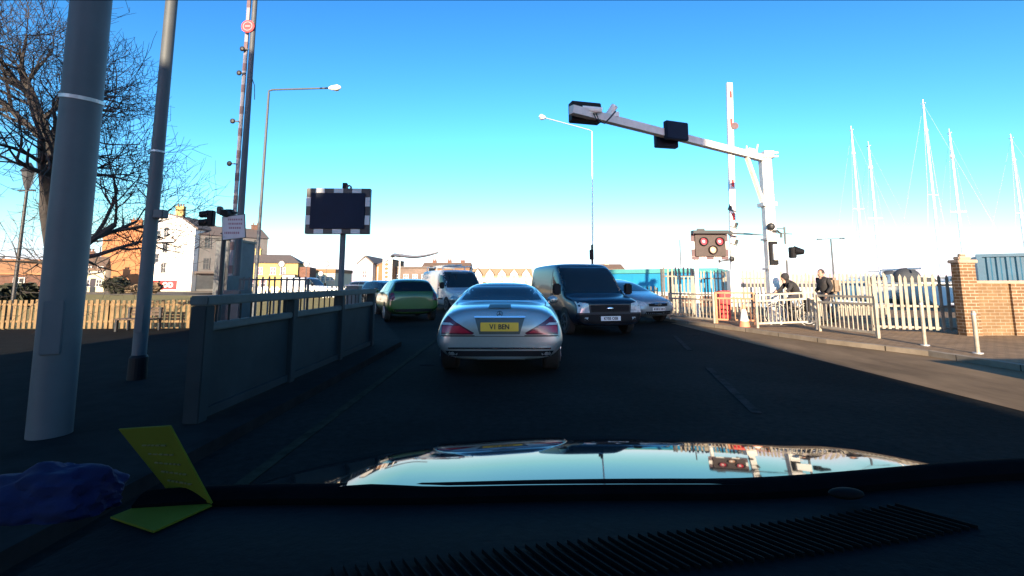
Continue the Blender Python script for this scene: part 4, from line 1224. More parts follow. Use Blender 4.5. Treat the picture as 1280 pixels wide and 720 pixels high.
# end plate at the post and brace
b = MB(); b.box((0, 0, ptop.z - .1), (.46, .46, .05)); b.box((.05, 0, ptop.z + .03), (.3, .42, .12))
for z in (.02, .14):
    b.tube([(.12, -.24, ptop.z - .12 + z), (.3, -.24, ptop.z - .12 + z)], .03, 8)
b.build('flange', white, t)
B1 = A + (E - A) * .115; B1 = A.lerp(E, (925 - 963) / (714 - 963) * .80)
MB().bar(B1 - Vector((0, 0, .08)), Vector((-.16, 0, G(960, 252, YG).z)), .10, .12).build('brace', aw, t)
MB().box((-.02, 0, G(960, 256, YG).z), (.42, .42, .12)).build('brace_collar', white, t)
d = (E - A).normalized(); per = Vector((d.y, -d.x, 0))
ang = math.atan2(d.y, d.x)
def on_arm(px): # fraction along the arm whose picture column is px
    best = min(range(0, 1001), key=lambda k: abs((lambda p: 640 + F * p.x / (p.y * math.cos(PITCH) + (p.z - CAM_H) * math.sin(PITCH)))(A.lerp(E, k / 1000) + Vector((gx, YG, PZ))) - px))
    return A.lerp(E, best / 1000)
c = on_arm(734)
b = MB(); b.box(c + Vector((-.02, 0.24, .10)), (.78, .26, .50), rz=R(14), bev=.02); b.build('signal_box', black, t)
b = MB(); b.tube([c + Vector((-.12, -.02, .12)), c + Vector((.35, -.06, .06))], .075, 12); b.box(c + Vector((.05, .0, .04)), (.26, .14, .08), rz=R(14)); b.build('signal_bracket', white, t)
b = MB(); p = c + Vector((.30, 0, -.12))
b.tube([p + Vector((-.1, -.08, .1)), p + Vector((-.02, -.1, -.12)), p + Vector((.1, -.1, -.16)), p + Vector((.25, -.1, 0)), p + Vector((.38, -.05, .16))], .018, 8)
b.tube([p + Vector((-.16, -.08, .1)), p + Vector((-.1, -.1, -.06)), p + Vector((0, -.1, -.08))], .02, 8)
b.build('cable', dark_metal, t, smooth=True)
c2 = on_arm(766)
b = MB(); b.tube([c2 + Vector((-.12, 0, .1)), c2 + Vector((.05, -.05, .36))], .09, 12); b.box(c2 + Vector((.02, 0, .14)), (.24, .16, .12), rz=R(14)); b.build('camera', white, t)
c3 = on_arm(840)
b = MB(); b.box(c3 + Vector((.05, -.18, .06)), (.72, .16, .50), rz=R(20), bev=.02); b.build('signal_box', screen, t)
b = MB(); b.box(c3 + Vector((-.12, .16, -.06)), (.66, .18, .5), rz=R(12), bev=.02); b.build('signal_box', screen, t)
c4 = on_arm(938)
b = MB(); b.box(c4 + Vector((0, 0, .14)), (.35, .2, .1), rz=ang); b.tube([c4 + Vector((.2, 0, .1)), c4 + Vector((.25, 0, .35))], .02, 6); b.tube([c4 + Vector((-.1, 0, .1)), c4 + Vector((-.1, 0, .3))], .02, 6)
b.build('junction_box', white, t)
# fittings on the post
b = MB(); z = G(972, 316, YG).z
b.box((.14, -.25, z), (.42, .12, .48), bev=.01); b.build('post_sign', white, t)
b = MB(); b.box((-.02, -.20, z - .02), (.24, .06, .72)); b.build('signal_back', black, t)
b = MB(); b.tube([(.42, -.1, .2), (.42, -.1, z + .8)], .03, 8); b.bar((.1, -.1, z + .62), (.65, -.1, z + .58), .03); b.bar((.1, -.1, z + .75), (.42, -.1, z + .75), .03); b.build('conduit', grey_steel, t)
b = MB(); c = Vector((.62, -.1, z + .0)); b.box(c, (.16, .2, .34), bev=.02)
b.tube([c + Vector((.05, 0, .06)), c + Vector((.32, -.04, .02))], [.15, .08], 12); b.build('signal_head', black, t, smooth=True)
b = MB(); b.tube([(.0, -.22, z + .66), (.12, -.25, z + .66), (.22, -.25, z + .58), (.22, -.25, z + .45)], .035, 8); b.ball((-.05, -.2, z + .8), .12); b.build('floodlight', dark_metal, t)
for zz in (z + .42, z - .5): MB().box((0, 0, zz), (.40, .40, .06)).build('strap', aw, t)

# barrier on the right
Y = 17.0
rx0 = at(917, 354, Y).x
t = thing('raised_barrier', 'raised white barrier boom with red patches standing on a red drive housing', 'barrier', (rx0, Y, PZ))
tp = at(911.5, 104, Y) - Vector((rx0, Y, PZ))
MB().bar((0, 0, 1.0), tp, .20, .10).build('boom', white, t)
b = MB()
for k in (.06, .2, .34, .5, .66):
    p = tp.lerp(Vector((0, 0, 1)), k); b.box(p + Vector((.02, -.055, 0)), (.085, .02, .26))
b.build('red_patch', red_paint, t)
p = tp.lerp(Vector((0, 0, 1)), .22); b = MB(); b.disc(p + Vector((.13, -.09, 0)), (0, 1, 0), .13, .03, 16); b.build('red_disc', red_b, t)
b = MB()
for k, s in ((.62, -1), (.7, 1), (.74, -1), (.78, 1)):
    p = tp.lerp(Vector((0, 0, 1)), k); b = MB(); b.box(p + Vector((s * .1, -.05, 0)), (.10, .08, .16), ry=R(20)); b.bar(p + Vector((-.1, -.06, -.05)), p + Vector((.12, -.06, -.13)), .03)
    b.build('fitting', dark_metal, t)
MB().box((0, 0, 1.2), (.34, .34, .9), bev=.02).build('boom_carrier', white, t)
rh = at(905, 384, 16.4)
MB().box((rh.x - rx0, rh.y - Y, .48), (.36, .3, .95), bev=.02).build('drive_housing', red_paint, t)

# wig-wag sign
Y = 16.6
wx = at(890, 354, Y).x
t = thing('wig_wag_signal', 'dark wig-wag signal board with two red lamps and red and white border', 'traffic signal', (wx, Y, PZ))
cz = at(890, 306.5, Y).z - PZ
sc = Y / F
MB().box((0, 0, cz), (38 * sc, .10, 28 * sc), bev=.01).build('backboard', sign_board, t)
fr = MB(); fr.box((0, .06, cz), (46 * sc, .03, 36 * sc)); fr.build('border_board', white, t)
b = MB()
for k in range(5):
    for s in (-1, 1): 
        if k % 2 == 0: b.box((-46 * sc / 2 + 46 * sc * (k + .5) / 5, .04, cz + s * 16 * sc), (46 * sc / 5.2, .02, 4 * sc))
for k in (0, 2, ):
    for s in (-1, 1): b.box((s * 21 * sc, .04, cz - 14 * sc + 28 * sc * (k + .5) / 3), (4 * sc, .02, 28 * sc / 3.2))
b.build('border_pattern', red_b, t)
MB().box((-1 * sc, -.1, cz + 16 * sc), (44 * sc, .24, 4 * sc)).build('hood', dark_metal, t)
for dx_, dz_, m_ in ((-9, 4.5, lamp_red), (11, 4.5, lamp_red), (2, -6, lamp_amber)):
    c = Vector((dx_ * sc, -.06, cz + dz_ * sc))
    ln = MB().disc(c, (0, 1, 0), 4.2 * sc, .04, 18).build('signal_lens', m_, t)
    MB().ring(c + Vector((0, -.03, 0)), (0, 1, 0), 5.4 * sc, 4.3 * sc, .10, 18).build('lens_hood', black, ln)
    MB().ball(c + Vector((0, -.02, 0)), 1.7 * sc, (1, .4, 1), 8).build('lens_bulb', white, ln)
for dx_ in (-17,): MB().tube([(dx_ * sc, .12, 0), (dx_ * sc, .12, cz)], .065, 12).build('post', white, t)
b = MB(); b.bar((12 * sc, .1, cz - 22 * sc), (12 * sc, .1, cz - 14 * sc), .05); b.bar((12 * sc, .1, cz - 20 * sc), (28 * sc, .1, cz - 18 * sc), .05); b.ball((28 * sc, .1, cz - 17 * sc), .1, (1, 1, 1), 8); b.build('side_bracket', dark_metal, t)
b = MB(); b.tube([(23 * sc, 0, cz + 15 * sc), (50 * sc, 0, cz + 14 * sc), (74 * sc, .0, cz + 12.5 * sc)], [.035, .03, .012], 8); b.build('tie_bar', grey_steel, t)
b = MB(); b.box((-12 * sc, -.08, cz + 19 * sc), (9 * sc, .1, 2.5 * sc), bev=.01); b.build('top_fitting', dark_metal, t)

# cone
c = gnd(931, 412, 0.008)
t = thing('traffic_cone', 'orange traffic cone with white sleeve at the kerb', 'traffic cone', c)
MB().box((0, 0, .03), (.36, .36, .06), bev=.015).build('base', orange, t)
fc_ = mat('faded_cone', (0.72, 0.25, 0.14), 0.6, noise=.2)
MB().tube([(0, 0, .06), (0, 0, .24)], [.15, .115], 20).build('cone_body', fc_, t, smooth=True)
MB().tube([(0, 0, .56), (0, 0, .70)], [.058, .032], 20).build('cone_tip', fc_, t, smooth=True)
MB().tube([(0, 0, .24), (0, 0, .56)], [.118, .058], 20).build('sleeve', white, t, smooth=True)

# bollards
for px, py0, py1, lab in ((1156.5, 432, 376, 'slim white steel bollard in front of the palisade gate'), (1222.5, 442, 388, 'slim white steel bollard in front of the brick gate pier')):
    c = gnd(px, py0, PZ)
    h = at(px, py1, c.y).z - PZ
    t = thing('bollard', lab, 'bollard', c, 0, 'steel bollards on the pavement')
    MB().tube([(0, 0, 0), (0, 0, h - .05), (0, 0, h - .01), (0, 0, h)], [.032, .032, .026, .01], 16).build('shaft', rail_white, t, smooth=True)
    MB().tube([(0, 0, 0), (0, 0, .02)], .075, 16).build('base_flange', galv, t)
    MB().ring((0, 0, h - .06), (0, 0, 1), .036, .03, .03, 16).build('cap_band', galv, t)

# bench
Y = 12.4
x0, x1 = at(150, 400, Y).x, at(195, 400, Y).x
t = thing('park_bench', 'dark slatted park bench before the sunny timber fence', 'bench', ((x0 + x1) / 2, Y, .1))
L = x1 - x0
b = MB()
for k in range(4): b.box((0, -.18 + k * .11, .30), (L, .085, .03))
b.build('seat', wood_dark, t)
b = MB()
for k in range(3): b.box((0, .24 + k * .02, .40 + k * .075), (L, .025, .055))
b.build('backrest', wood_dark, t)
for s in (-1, 1):
    for y, h in ((-.17, .3), (.22, .58)): MB().box((s * L * .44, y, h / 2), (.05, .05, h)).build('leg', dark_metal, t)
# unseen box added off to the right for its shadow across the pavement
t = thing('shadow_box', 'broad grey box added outside the right of the view to shadow the pavement', 'cabinet', (7.35, 2.0, 0.0))
MB().box((0, 0, .68), (1.5, .5, 1.36), bev=.02).build('body', grey_steel, t)
MB().box((0, 0, 1.38), (1.56, .56, .05)).build('top', grey_steel, t)
for s in (-1, 1): MB().box((s * .37, -.26, .68), (.7, .02, 1.2)).build('door', grey_steel, t)

# ------------------------------------------------------------------ boats
def sailboat(name, label, px, Y, L, zm, lean=0, boom=True, rz=0.0, flip=1):
    x = at(px, 350, Y).x
    t = thing(name, label, 'sailboat', (x, Y, 0.35), rz, 'sailing boats moored behind the fence')
    # lofted hull along local x
    bm_ = MB(); st = []
    N = 12
    for k in range(N + 1):
        s = k / N; xx = (s - .5) * L
        hb = .16 * L * math.sin(math.pi * min(1, .25 + s * .75)) ** .7 if s < 1 else .01
        hb = max(.02, .15 * L * (1 - max(0, (s - .45) / .55) ** 2.2) * (0.75 + .25 * min(1, s / .3)))
        sh = .95 + .35 * s ** 2
        ring_ = [(hb, sh), (hb * .93, .45), (hb * .5, -.05), (0, -.25), (-hb * .5, -.05), (-hb * .93, .45), (-hb, sh)]
        st.append([bm_.bm.verts.new((xx, a, z)) for a, z in ring_])
    for A_, B_ in zip(st, st[1:]):
        for i in range(6): bm_.bm.faces.new((A_[i], B_[i], B_[i + 1], A_[i + 1]))
        bm_.bm.faces.new((A_[6], B_[6], B_[0], A_[0]))
    bm_.bm.faces.new(st[0][::-1]); bm_.bm.faces.new(st[-1])
    bm_.build('hull', hull_m, t, smooth=True)
    b = MB()
    for s in (-1, 1): b.box((-.05 * L, s * .151 * L, .86), (L * .62, .03, .10))
    b.build('hull_stripe', cont_blue, t)
    cb = MB(); cb.prism([(-.18 * L, .95), (.22 * L, .95), (.16 * L, 1.38), (-.17 * L, 1.45)], 'y', -.085 * L, .085 * L); co = cb.build('cabin', hull_m, t)
    b = MB()
    for s in (-1, 1): b.prism([(-.13 * L, 1.15), (.13 * L, 1.12), (.11 * L, 1.28), (-.13 * L, 1.34)], 'y', s * .085 * L, s * .09 * L)
    b.build('cabin_window', win_m, co)
    b = MB(); b.ball((-.2 * L, 0, 1.3), .55, (.9, 1.25, .95), 14); b.build('spray_hood', hood_m, t, smooth=True)
    mx = .08 * L
    MB().tube([(mx, 0, .9), (mx + lean, 0, zm * .6), (mx + lean * 1.7, 0, zm)], [.085, .075, .05], 10).build('mast', mast_m, t, smooth=True)
    MB().bar((mx + lean * .9, -.42, zm * .52), (mx + lean * .9, .42, zm * .52), .045).build('spreader', mast_m, t)
    b = MB(); b.box((mx + lean * 1.7, 0, zm + .05), (.3, .06, .04)); b.tube([(mx + lean * 1.7, 0, zm), (mx + lean * 1.7, 0, zm + .35)], .015, 6); b.ball((mx + lean * 1.5, 0, zm * .86), .12, (1, 1, 1.3), 8); b.build('masthead_fitting', mast_m, t)
    if boom:
        MB().tube([(mx, 0, 1.75), (-.36 * L, 0, 1.75)], [.05, .06], 10).build('boom', white, t)
    b = MB(); tpv = Vector((mx + lean * 1.7, 0, zm))
    for e_ in ((.49 * L, 0, 1.3), (-.49 * L, 0, 1.0)): b.tube([tpv, e_], .006, 4)
    for s in (-1, 1): b.tube([tpv, (mx + lean * .9, s * .42, zm * .52), (mx, s * .14 * L, 1.0)], .006, 4)
    b.build('rigging', galv, t)
    return t
def mz(px, py, Y): return at(px, py, Y).z - .35
BG = [('white sailing boat with the leftmost tall mast behind the palisade fence', 1073, 33, 7.5, 160, R(96), 0),
      ('white sailing boat with twin rigging lines right of the leftmost mast', 1093, 29, 8.0, 180, R(84), 0),
      ('white sailing boat with the tallest mast left of the brick pier', 1174, 31, 8.0, 126, R(100), 0),
      ('white sailing boat with short mast just left of the brick pier', 1200, 28, 7.0, 164, R(80), 0),
      ('sailing boat whose mast rises over the blue container at the far right', 1283, 34, 8.0, 170, R(95), 0)]
for lab, px, Y, L, py, rz, ln in BG:
    px += 17
    sailboat('sailing_boat', lab, px, Y, L, mz(px, py, Y), 0, True, rz)
# motor cruiser
x = at(1140, 350, 28.5).x
t = thing('motor_boat', 'white motor boat on the water straight behind the palisade gate', 'boat', (x, 28.5, .25), R(12))
b = MB(); st = []
L = 5.6
for k in range(9):
    s = k / 8; hb = 1.05 * (1 - max(0, (s - .4) / .6) ** 2.4) + .02; sh = .85 + .3 * s
    st.append([b.bm.verts.new(((s - .5) * L, a, z)) for a, z in ((hb, sh), (hb * .85, .2), (0, -.1), (-hb * .85, .2), (-hb, sh))])
for A_, B_ in zip(st, st[1:]):
    for i in range(5): b.bm.faces.new((A_[i], B_[i], B_[(i + 1) % 5], A_[(i + 1) % 5]))
b.bm.faces.new(st[0][::-1]); b.bm.faces.new(st[-1])
b.build('hull', hull_m, t, smooth=True)
MB().prism([(-1.2, .85), (1.3, .95), (.7, 1.45), (-1.1, 1.5)], 'y', -.75, .75).build('cabin', hull_m, t)
MB().prism([(-.9, 1.1), (.95, 1.12), (.65, 1.38), (-.9, 1.42)], 'y', -.765, .765).build('cabin_window', win_m, t)
for s in (-1, 1): MB().box((-.2, s * 1.02, .72), (3.6, .05, .09)).build('rubbing_strake', cont_blue, t)

# ------------------------------------------------------------------ people
def skin_body(name, joints, edges, m, parent, root=0, sub=2):
    me = bpy.data.meshes.new(name)
    me.from_pydata([j[:3] for j in joints], edges, [])
    o = bpy.data.objects.new(name, me); COL.objects.link(o)
    sk = o.modifiers.new('skin', 'SKIN'); sk.use_smooth_shade = True
    for i, v in enumerate(me.skin_vertices[0].data):
        r = joints[i][3]; v.radius = (r if not isinstance(r, tuple) else r[0], r if not isinstance(r, tuple) else r[1]); v.use_root = (i == root)
    ss = o.modifiers.new('sub', 'SUBSURF'); ss.levels = ss.render_levels = sub
    dg = bpy.context.evaluated_depsgraph_get()
    m2 = bpy.data.meshes.new_from_object(o.evaluated_get(dg))
    o.modifiers.clear(); o.data = m2; m2.materials.clear(); m2.materials.append(m)
    m2.polygons.foreach_set('use_smooth', [True] * len(m2.polygons))
    o.parent = parent
    return o

def head(t, c, r, face_dir):
    """head with face features, neck hidden in the collar; face_dir is a unit vector in the ground plane"""
    f = Vector(face_dir).normalized(); s = Vector((f.y, -f.x, 0)); c = Vector(c)
    b = MB(); b.ball(c, r, (.82, .82, 1.12), 16); b.ball(c + f * r * .2 + Vector((0, 0, -r * .55)), r * .62, (1, 1, .85), 12)
    b.ball(c + f * r * .92 + Vector((0, 0, -r * .1)), r * .17, (1, 1, 1.5), 8)
    for k in (-1, 1):
        b.ball(c + s * k * r * .80 + Vector((0, 0, -r * .08)), r * .22, (.5, .8, 1.2), 8)
    b.tube([c + Vector((0, 0, -r * 1.7)), c + Vector((0, 0, -r * .6))], r * .5, 10)
    h = b.build('head', skin_m, t, smooth=True)
    b = MB()
    for k in (-1, 1): b.ball(c + f * r * .76 + s * k * r * .3 + Vector((0, 0, r * .05)), r * .10, (1, 1, .7), 8)
    b.build('eyes', plate_txt, h)
    b = MB(); b.box(c + f * r * .74 + Vector((0, 0, -r * .5)), (r * .35, r * .1, r * .08), rz=math.atan2(s.y, s.x)); b.build('mouth', red_b, h)
    b = MB(); b.ball(c - f * r * .12 + Vector((0, 0, r * .22)), r * 1.04, (.88, .88, 1.0), 16)
    bmesh.ops.delete(b.bm, geom=[v for v in b.bm.verts if (v.co - c).dot(f) > r * .45 and v.co.z < c.z + r * .55 or v.co.z < c.z - r * .35], context='VERTS')
    b.build('hair', hair_m, t, smooth=True)

def hand(t, c, d, m=None):
    c, d = Vector(c), Vector(d).normalized()
    s = d.cross(Vector((0, 0, 1)));  s = s.normalized() if s.length > .1 else Vector((1, 0, 0))
    b = MB(); b.box(c, (.075, .035, .09), rx=0, bev=.012)
    for k, l in enumerate((.065, .075, .07, .055)):
        o_ = s * (-.03 + .02 * k)
        b.tube([c + o_ + d * .03, c + o_ + d * (.03 + l * .6), c + o_ + d * (.03 + l) + Vector((0, .015, -.01))], [.010, .009, .007], 6)
    b.tube([c - s * .03, c - s * .06 + d * .03, c - s * .06 + d * .06], [.012, .011, .008], 6)
    return b.build('hand', skin_m, t, smooth=True)

# pedestrian walking with a backpack
Y = 14.6
px_ = at(1031, 354, Y).x
pd = thing('person', 'pedestrian in dark coat carrying a brown backpack behind the guard rail', 'person', (px_, Y, PZ), R(0))
k = .93   # faces left (towards -x), mid stride
J = [(0, 0, .98 * k, .15), (-.02, 0, 1.15 * k, .16), (-.05, 0, 1.36 * k, .18), (-.06, 0, 1.47 * k, .11), (-.07, 0, 1.53 * k, .06),
     (-.04, -.20, 1.42 * k, .075), (.02, -.27, 1.18 * k, .06), (-.12, -.25, .98 * k, .05),
     (-.04, .20, 1.42 * k, .075), (-.02, .26, 1.18 * k, .06), (-.16, .22, 1.02 * k, .05)]
Ed = [(0, 1), (1, 2), (2, 3), (3, 4), (2, 5), (5, 6), (6, 7), (2, 8), (8, 9), (9, 10)]
skin_body('coat', J, Ed, coat_m, pd)
J = [(0, 0, .98 * k, .15), (-.02, -.1, .9 * k, .105), (-.14, -.1, .5 * k, .075), (-.16, -.1, .10, .05), (-.02, .1, .9 * k, .105), (.10, .1, .5 * k, .075), (.26, .1, .16, .05)]
skin_body('trousers', J, [(0, 1), (1, 2), (2, 3), (0, 4), (4, 5), (5, 6)], trouser_m, pd)
for x_, y_, z_ in ((-.20, -.1, .05), (.24, .1, .09)): MB().ball((x_, y_, z_), .1, (1.35, .5, .55), 12).build('shoe', black, pd, smooth=True)
head(pd, (-.10, 0, 1.62 * k), .105, (-1, -.15, 0))
hand(pd, (-.15, -.25, .93 * k), (-.3, 0, -1)); hand(pd, (-.2, .22, .97 * k), (-.3, 0, -1))
bp_ = MB(); bp_.box((.24, 0, 1.22 * k), (.24, .32, .48), bev=.07); bp_.box((.36, 0, 1.14 * k), (.1, .24, .24), bev=.04)
bo = bp_.build('backpack', pack_m, COL and None, smooth=True)
bo.location = (px_, Y, PZ); tag(bo, 'brown backpack worn on the back of the walking pedestrian', 'backpack')

# cyclist and bicycle
Y = 14.3
cx = at(990, 400, Y).x
SCL = .93
bk = thing('bicycle', 'dark bicycle ridden behind the tilted guard rail panel', 'bicycle', (cx, Y, PZ), R(180))
WB, r = .52, .33
for s, nm in ((-1, 'r'), (1, 'f')):
    w_ = MB().ring((s * WB, 0, r), (0, 1, 0), r, r - .035, .035, 32).build('wheel', tyre, bk)
    q_ = MB(); q_.ring((s * WB, 0, r), (0, 1, 0), r - .034, r - .05, .022, 32)
    for j in range(14):
        a = 2 * math.pi * j / 14; q_.tube([(s * WB, 0, r), (s * WB + math.cos(a) * (r - .04), 0, r + math.sin(a) * (r - .04))], .003, 4)
    q_.build('rim', galv, w_)
    MB().ring((s * WB, 0, r), (0, 1, 0), r + .03, r + .022, .05, 32).build('mudguard', white, bk)
b = MB()
bb, hd, st_ = (-.08, 0, .30), (.36, 0, .80), (-.22, 0, .78)
for a, c in ((bb, hd), (bb, st_), (st_, hd), (bb, (-WB, 0, r)), (st_, (-WB, 0, r)), (hd, (WB, 0, r)), (hd, (.33, 0, .98))): b.tube([a, c], .018, 8)
b.build('frame', dark_metal, bk, smooth=True)
b = MB(); b.tube([(.28, -.27, 1.0), (.36, -.1, 1.0), (.36, .1, 1.0), (.28, .27, 1.0)], .014, 8); b.build('handlebar', dark_metal, bk)
b = MB(); b.ball((-.26, 0, .90), .12, (1.1, .6, .35)); b.tube([(-.22, 0, .75), (-.25, 0, .9)], .015, 8); b.build('saddle', black, bk, smooth=True)
b = MB(); b.ring(bb, (0, 1, 0), .10, .085, .01, 20); b.bar(bb, (-.08, -.1, .13), .02); b.bar(bb, (-.08, .1, .47), .02); b.box((-.08, -.14, .13), (.1, .08, .02)); b.box((-.08, .14, .47), (.1, .08, .02)); b.build('crank', dark_metal, bk)
cy = thing('person', 'cyclist hunched in a dark hooded coat behind the tilted guard rail', 'person', (cx, Y, PZ), R(180))
J = [(-.24, 0, .97, .14), (-.12, 0, 1.14, .16), (.02, 0, 1.28, .17), (.09, 0, 1.36, .10), (.12, 0, 1.41, .06),
     (.04, -.19, 1.27, .07), (.16, -.24, 1.10, .055), (.28, -.25, 1.03, .042), (.04, .19, 1.27, .07), (.16, .24, 1.10, .055), (.28, .25, 1.03, .042)]
skin_body('coat', J, Ed, coat_m, cy)
J = [(-.24, 0, .97, .14), (-.16, -.1, .93, .10), (.10, -.11, .60, .07), (-.06, -.12, .22, .048), (-.16, .1, .93, .10), (.16, .11, .80, .07), (-.03, .12, .56, .048)]
skin_body('trousers', J, [(0, 1), (1, 2), (2, 3), (0, 4), (4, 5), (5, 6)], trouser_m, cy)
for y_, z_ in ((-.13, .17), (.13, .51)): MB().ball((-.03, y_, z_), .1, (1.3, .5, .5), 12).build('shoe', black, cy, smooth=True)
head(cy, (.17, 0, 1.48), .10, (1, 0, 0))
MB().ball((.13, 0, 1.50), .125, (1, .95, 1.05), 14).build('hood', coat_m, cy, smooth=True)
hand(cy, (.30, -.26, 1.02), (.6, 0, -.3)); hand(cy, (.30, .26, 1.02), (.6, 0, -.3))

for o_ in (bk, cy): o_.scale = (SCL, SCL, SCL)
MB().box((-.62, 0, .62), (.40, .36, .42), bev=.04).build('pannier', coat_m, bk, smooth=True)

# ------------------------------------------------------------------ vegetation
def bush(name, label, px0, px1, py0, Y, m, n=1600, dep=2.5, cat='bush'):
    xa, xb = at(px0, 354, Y).x, at(px1, 354, Y).x; h = at(px0, py0, Y).z
    t = thing(name, label, cat, ((xa + xb) / 2, Y, 0))
    rr = random.Random(hash(px0) % 999)
    b = MB(); wd = (xb - xa) / 2
    lobes = [(rr.uniform(-.6, .6) * wd, rr.uniform(-.5, .5) * dep, rr.uniform(.35, .75) * h, rr.uniform(.3, .5)) for _ in range(9)]
    for _ in range(n):
        lx, ly, lz, lr = rr.choice(lobes)
        d = Vector((rr.gauss(0, 1), rr.gauss(0, 1), rr.gauss(0, 1))).normalized() * rr.random() ** .4
        p = Vector((lx + d.x * wd * lr * 1.3, ly + d.y * dep * lr, max(.1, lz + d.z * h * lr)))
        s_ = rr.uniform(.1, .26) * max(1, h / 4)
        M = Matrix.Rotation(rr.uniform(0, 6.28), 3, 'Z') @ Matrix.Rotation(rr.uniform(0, 3.1), 3, 'X')
        b.quad(p + M @ Vector((-s_, -s_ * .5, 0)), p + M @ Vector((s_, -s_ * .4, 0)), p + M @ Vector((s_ * .8, s_ * .6, 0)), p + M @ Vector((-s_ * .6, s_ * .5, 0)))
    b.build('foliage', m, t, normals=False)
    b = MB()
    for k_ in range(6):
        lx, ly, lz, lr = lobes[k_]
        b.tube([(lx * .3, ly * .3, 0), (lx * .7, ly * .7, lz * .6), (lx, ly, lz)], [.12, .07, .03], 6)
    b.build('stem', bark, t)
bush('evergreen_bush', 'tall dark evergreen bush before the orange gable', 126, 166, 346, 60, leaf_dark)
bush('hedge', 'low brown winter hedge before the white building', 168, 202, 354, 55, leaf_brown, cat='hedge')
bush('evergreen_bush', 'dark rounded bush under the heritage lamp at far left', 0, 22, 358, 24, leaf_dark, dep=1.5)

def bare_tree(name, label, base, h, seed, splits, depth_max, spread, r0=.22, tl=.3, tw=1.0, cap_n=12000):
    rr = random.Random(seed)
    t = thing(name, label, 'tree', base)
    tk, cr = MB(), MB()
    cnt = [0]
    def grow(p, d, L, r, lev):
        if cnt[0] > cap_n: return
        cnt[0] += 1
        n = 3 if lev < 4 else 2
        pts = [p]; dd = d.copy()
        for _ in range(n):
            dd = (dd + Vector((rr.gauss(0, .11), rr.gauss(0, .11), rr.gauss(0, .10) + (.05 if lev > 2 else 0)))).normalized()
            pts.append(pts[-1] + dd * L / n)
        rs = [r * (1 - .38 * k_ / n) for k_ in range(n + 1)]
        (tk if lev == 0 else cr).tube(pts, rs, 10 if lev == 0 else 6 if lev < 3 else 4 if lev < 5 else 3, cap=lev < 3)
        if lev >= depth_max: return
        kids = splits[min(lev, len(splits) - 1)]
        for j in range(kids):
            f = rr.uniform(.35, 1.0) if j else 1.0
            idx = min(n, max(1, int(round(f * n))))
            ang = rr.uniform(.3, .95) * spread
            az = 2 * math.pi * (j + rr.random()) / kids
            s_ = dd.cross(Vector((0, 0, 1)))
            if s_.length < .1: s_ = Vector((1, 0, 0))
            s_.normalize(); u_ = s_.cross(dd)
            nd = (dd * math.cos(ang) + (s_ * math.cos(az) + u_ * math.sin(az)) * math.sin(ang)).normalized()
            grow(pts[idx], nd, (h * .3 if lev == 0 else L) * rr.uniform(.62, .86), max(.0035 * tw, rs[idx] * rr.uniform(.5, .72)), lev + 1)
    grow(Vector((0, 0, 0)), Vector((0.0, 0, 1)), h * tl, r0, 0)
    tk.build('trunk', bark, t, smooth=True, normals=False); cr.build('crown', bark, t, normals=False)
    return t
Y = 9.0
bare_tree('bare_tree', 'large bare winter tree with dense twigs behind the thick column', (at(84, 354, Y).x, Y, 0.05), 5.6, 11, [8, 5, 4, 4, 3, 3], 6, 1.2, .20, .70, 1.35, 60000)
Y = 30
bare_tree('bare_tree', 'small distant bare tree seen between the two grey poles', (at(100, 354, Y).x, Y, 0), 9, 5, [4, 3, 3, 3], 5, .8, .12)

# ------------------------------------------------------------------ the car that carries the camera
XC = 0.30
car = thing('camera_car', 'dark car whose glossy bonnet and dashboard fill the bottom of the view', 'car', (XC, 0, 0))
def grid_surface(name, f, us, vs, m, parent, thick=.02):
    b = MB(); G_ = [[b.bm.verts.new(f(u, v)) for u in us] for v in vs]
    for r0_, r1_ in zip(G_, G_[1:]):
        for i in range(len(us) - 1): b.bm.faces.new((r0_[i], r0_[i + 1], r1_[i + 1], r1_[i]))
    H_ = [[b.bm.verts.new(v.co - Vector((0, 0, thick))) for v in rw] for rw in G_]
    for r0_, r1_ in zip(H_, H_[1:]):
        for i in range(len(us) - 1): b.bm.faces.new((r0_[i], r1_[i], r1_[i + 1], r0_[i + 1]))
    nu, nv = len(us), len(vs)
    loop = [(0, i) for i in range(nu)] + [(j, nu - 1) for j in range(1, nv)] + [(nv - 1, i) for i in range(nu - 2, -1, -1)] + [(j, 0) for j in range(nv - 2, 0, -1)]
    for p_, q_ in zip(loop, loop[1:] + loop[:1]):
        b.bm.faces.new((G_[p_[0]][p_[1]], H_[p_[0]][p_[1]], H_[q_[0]][q_[1]], G_[q_[0]][q_[1]]))
    return b.build(name, m, parent, smooth=True)
lin = lambda a, c, n: [a + (c - a) * k_ / (n - 1) for k_ in range(n)]
def bonnet(u, v):
    # u across -1..1, v from the windscreen 0 to the nose 1
    y = .93 + v * (1.0 - .16 * u * u)
    z = .935 - .10 * v - .16 * v ** 3 - (.03 + .05 * v) * abs(u) ** 2.4 - .03 * abs(u) ** 8
    z += .010 * math.exp(-((abs(u) - .62) / .1) ** 2) * (1 - v * .5)
    return (u * .93, y, z)
grid_surface('bonnet', bonnet, lin(-1, 1, 41), lin(0, 1, 31), bonnet_m, car)
def cowl(x):
    a = min(1, max(0, (x - .35) / .8)); c = min(1, max(0, (-x - .1) / .5))
    return .062 * a * a * (3 - 2 * a) + .016 * c * c * (3 - 2 * c)
def dash(u, v):
    y = .28 + v * .64
    z = .905 + .025 * math.sin(v * math.pi * .9) - .05 * (1 - v) ** 3 - .03 * u * u
    return (u * .97, y, z + cowl(u * .97 + XC) * v)
do = grid_surface('dashboard', dash, lin(-1, 1, 31), lin(0, 1, 21), dash_m, car)
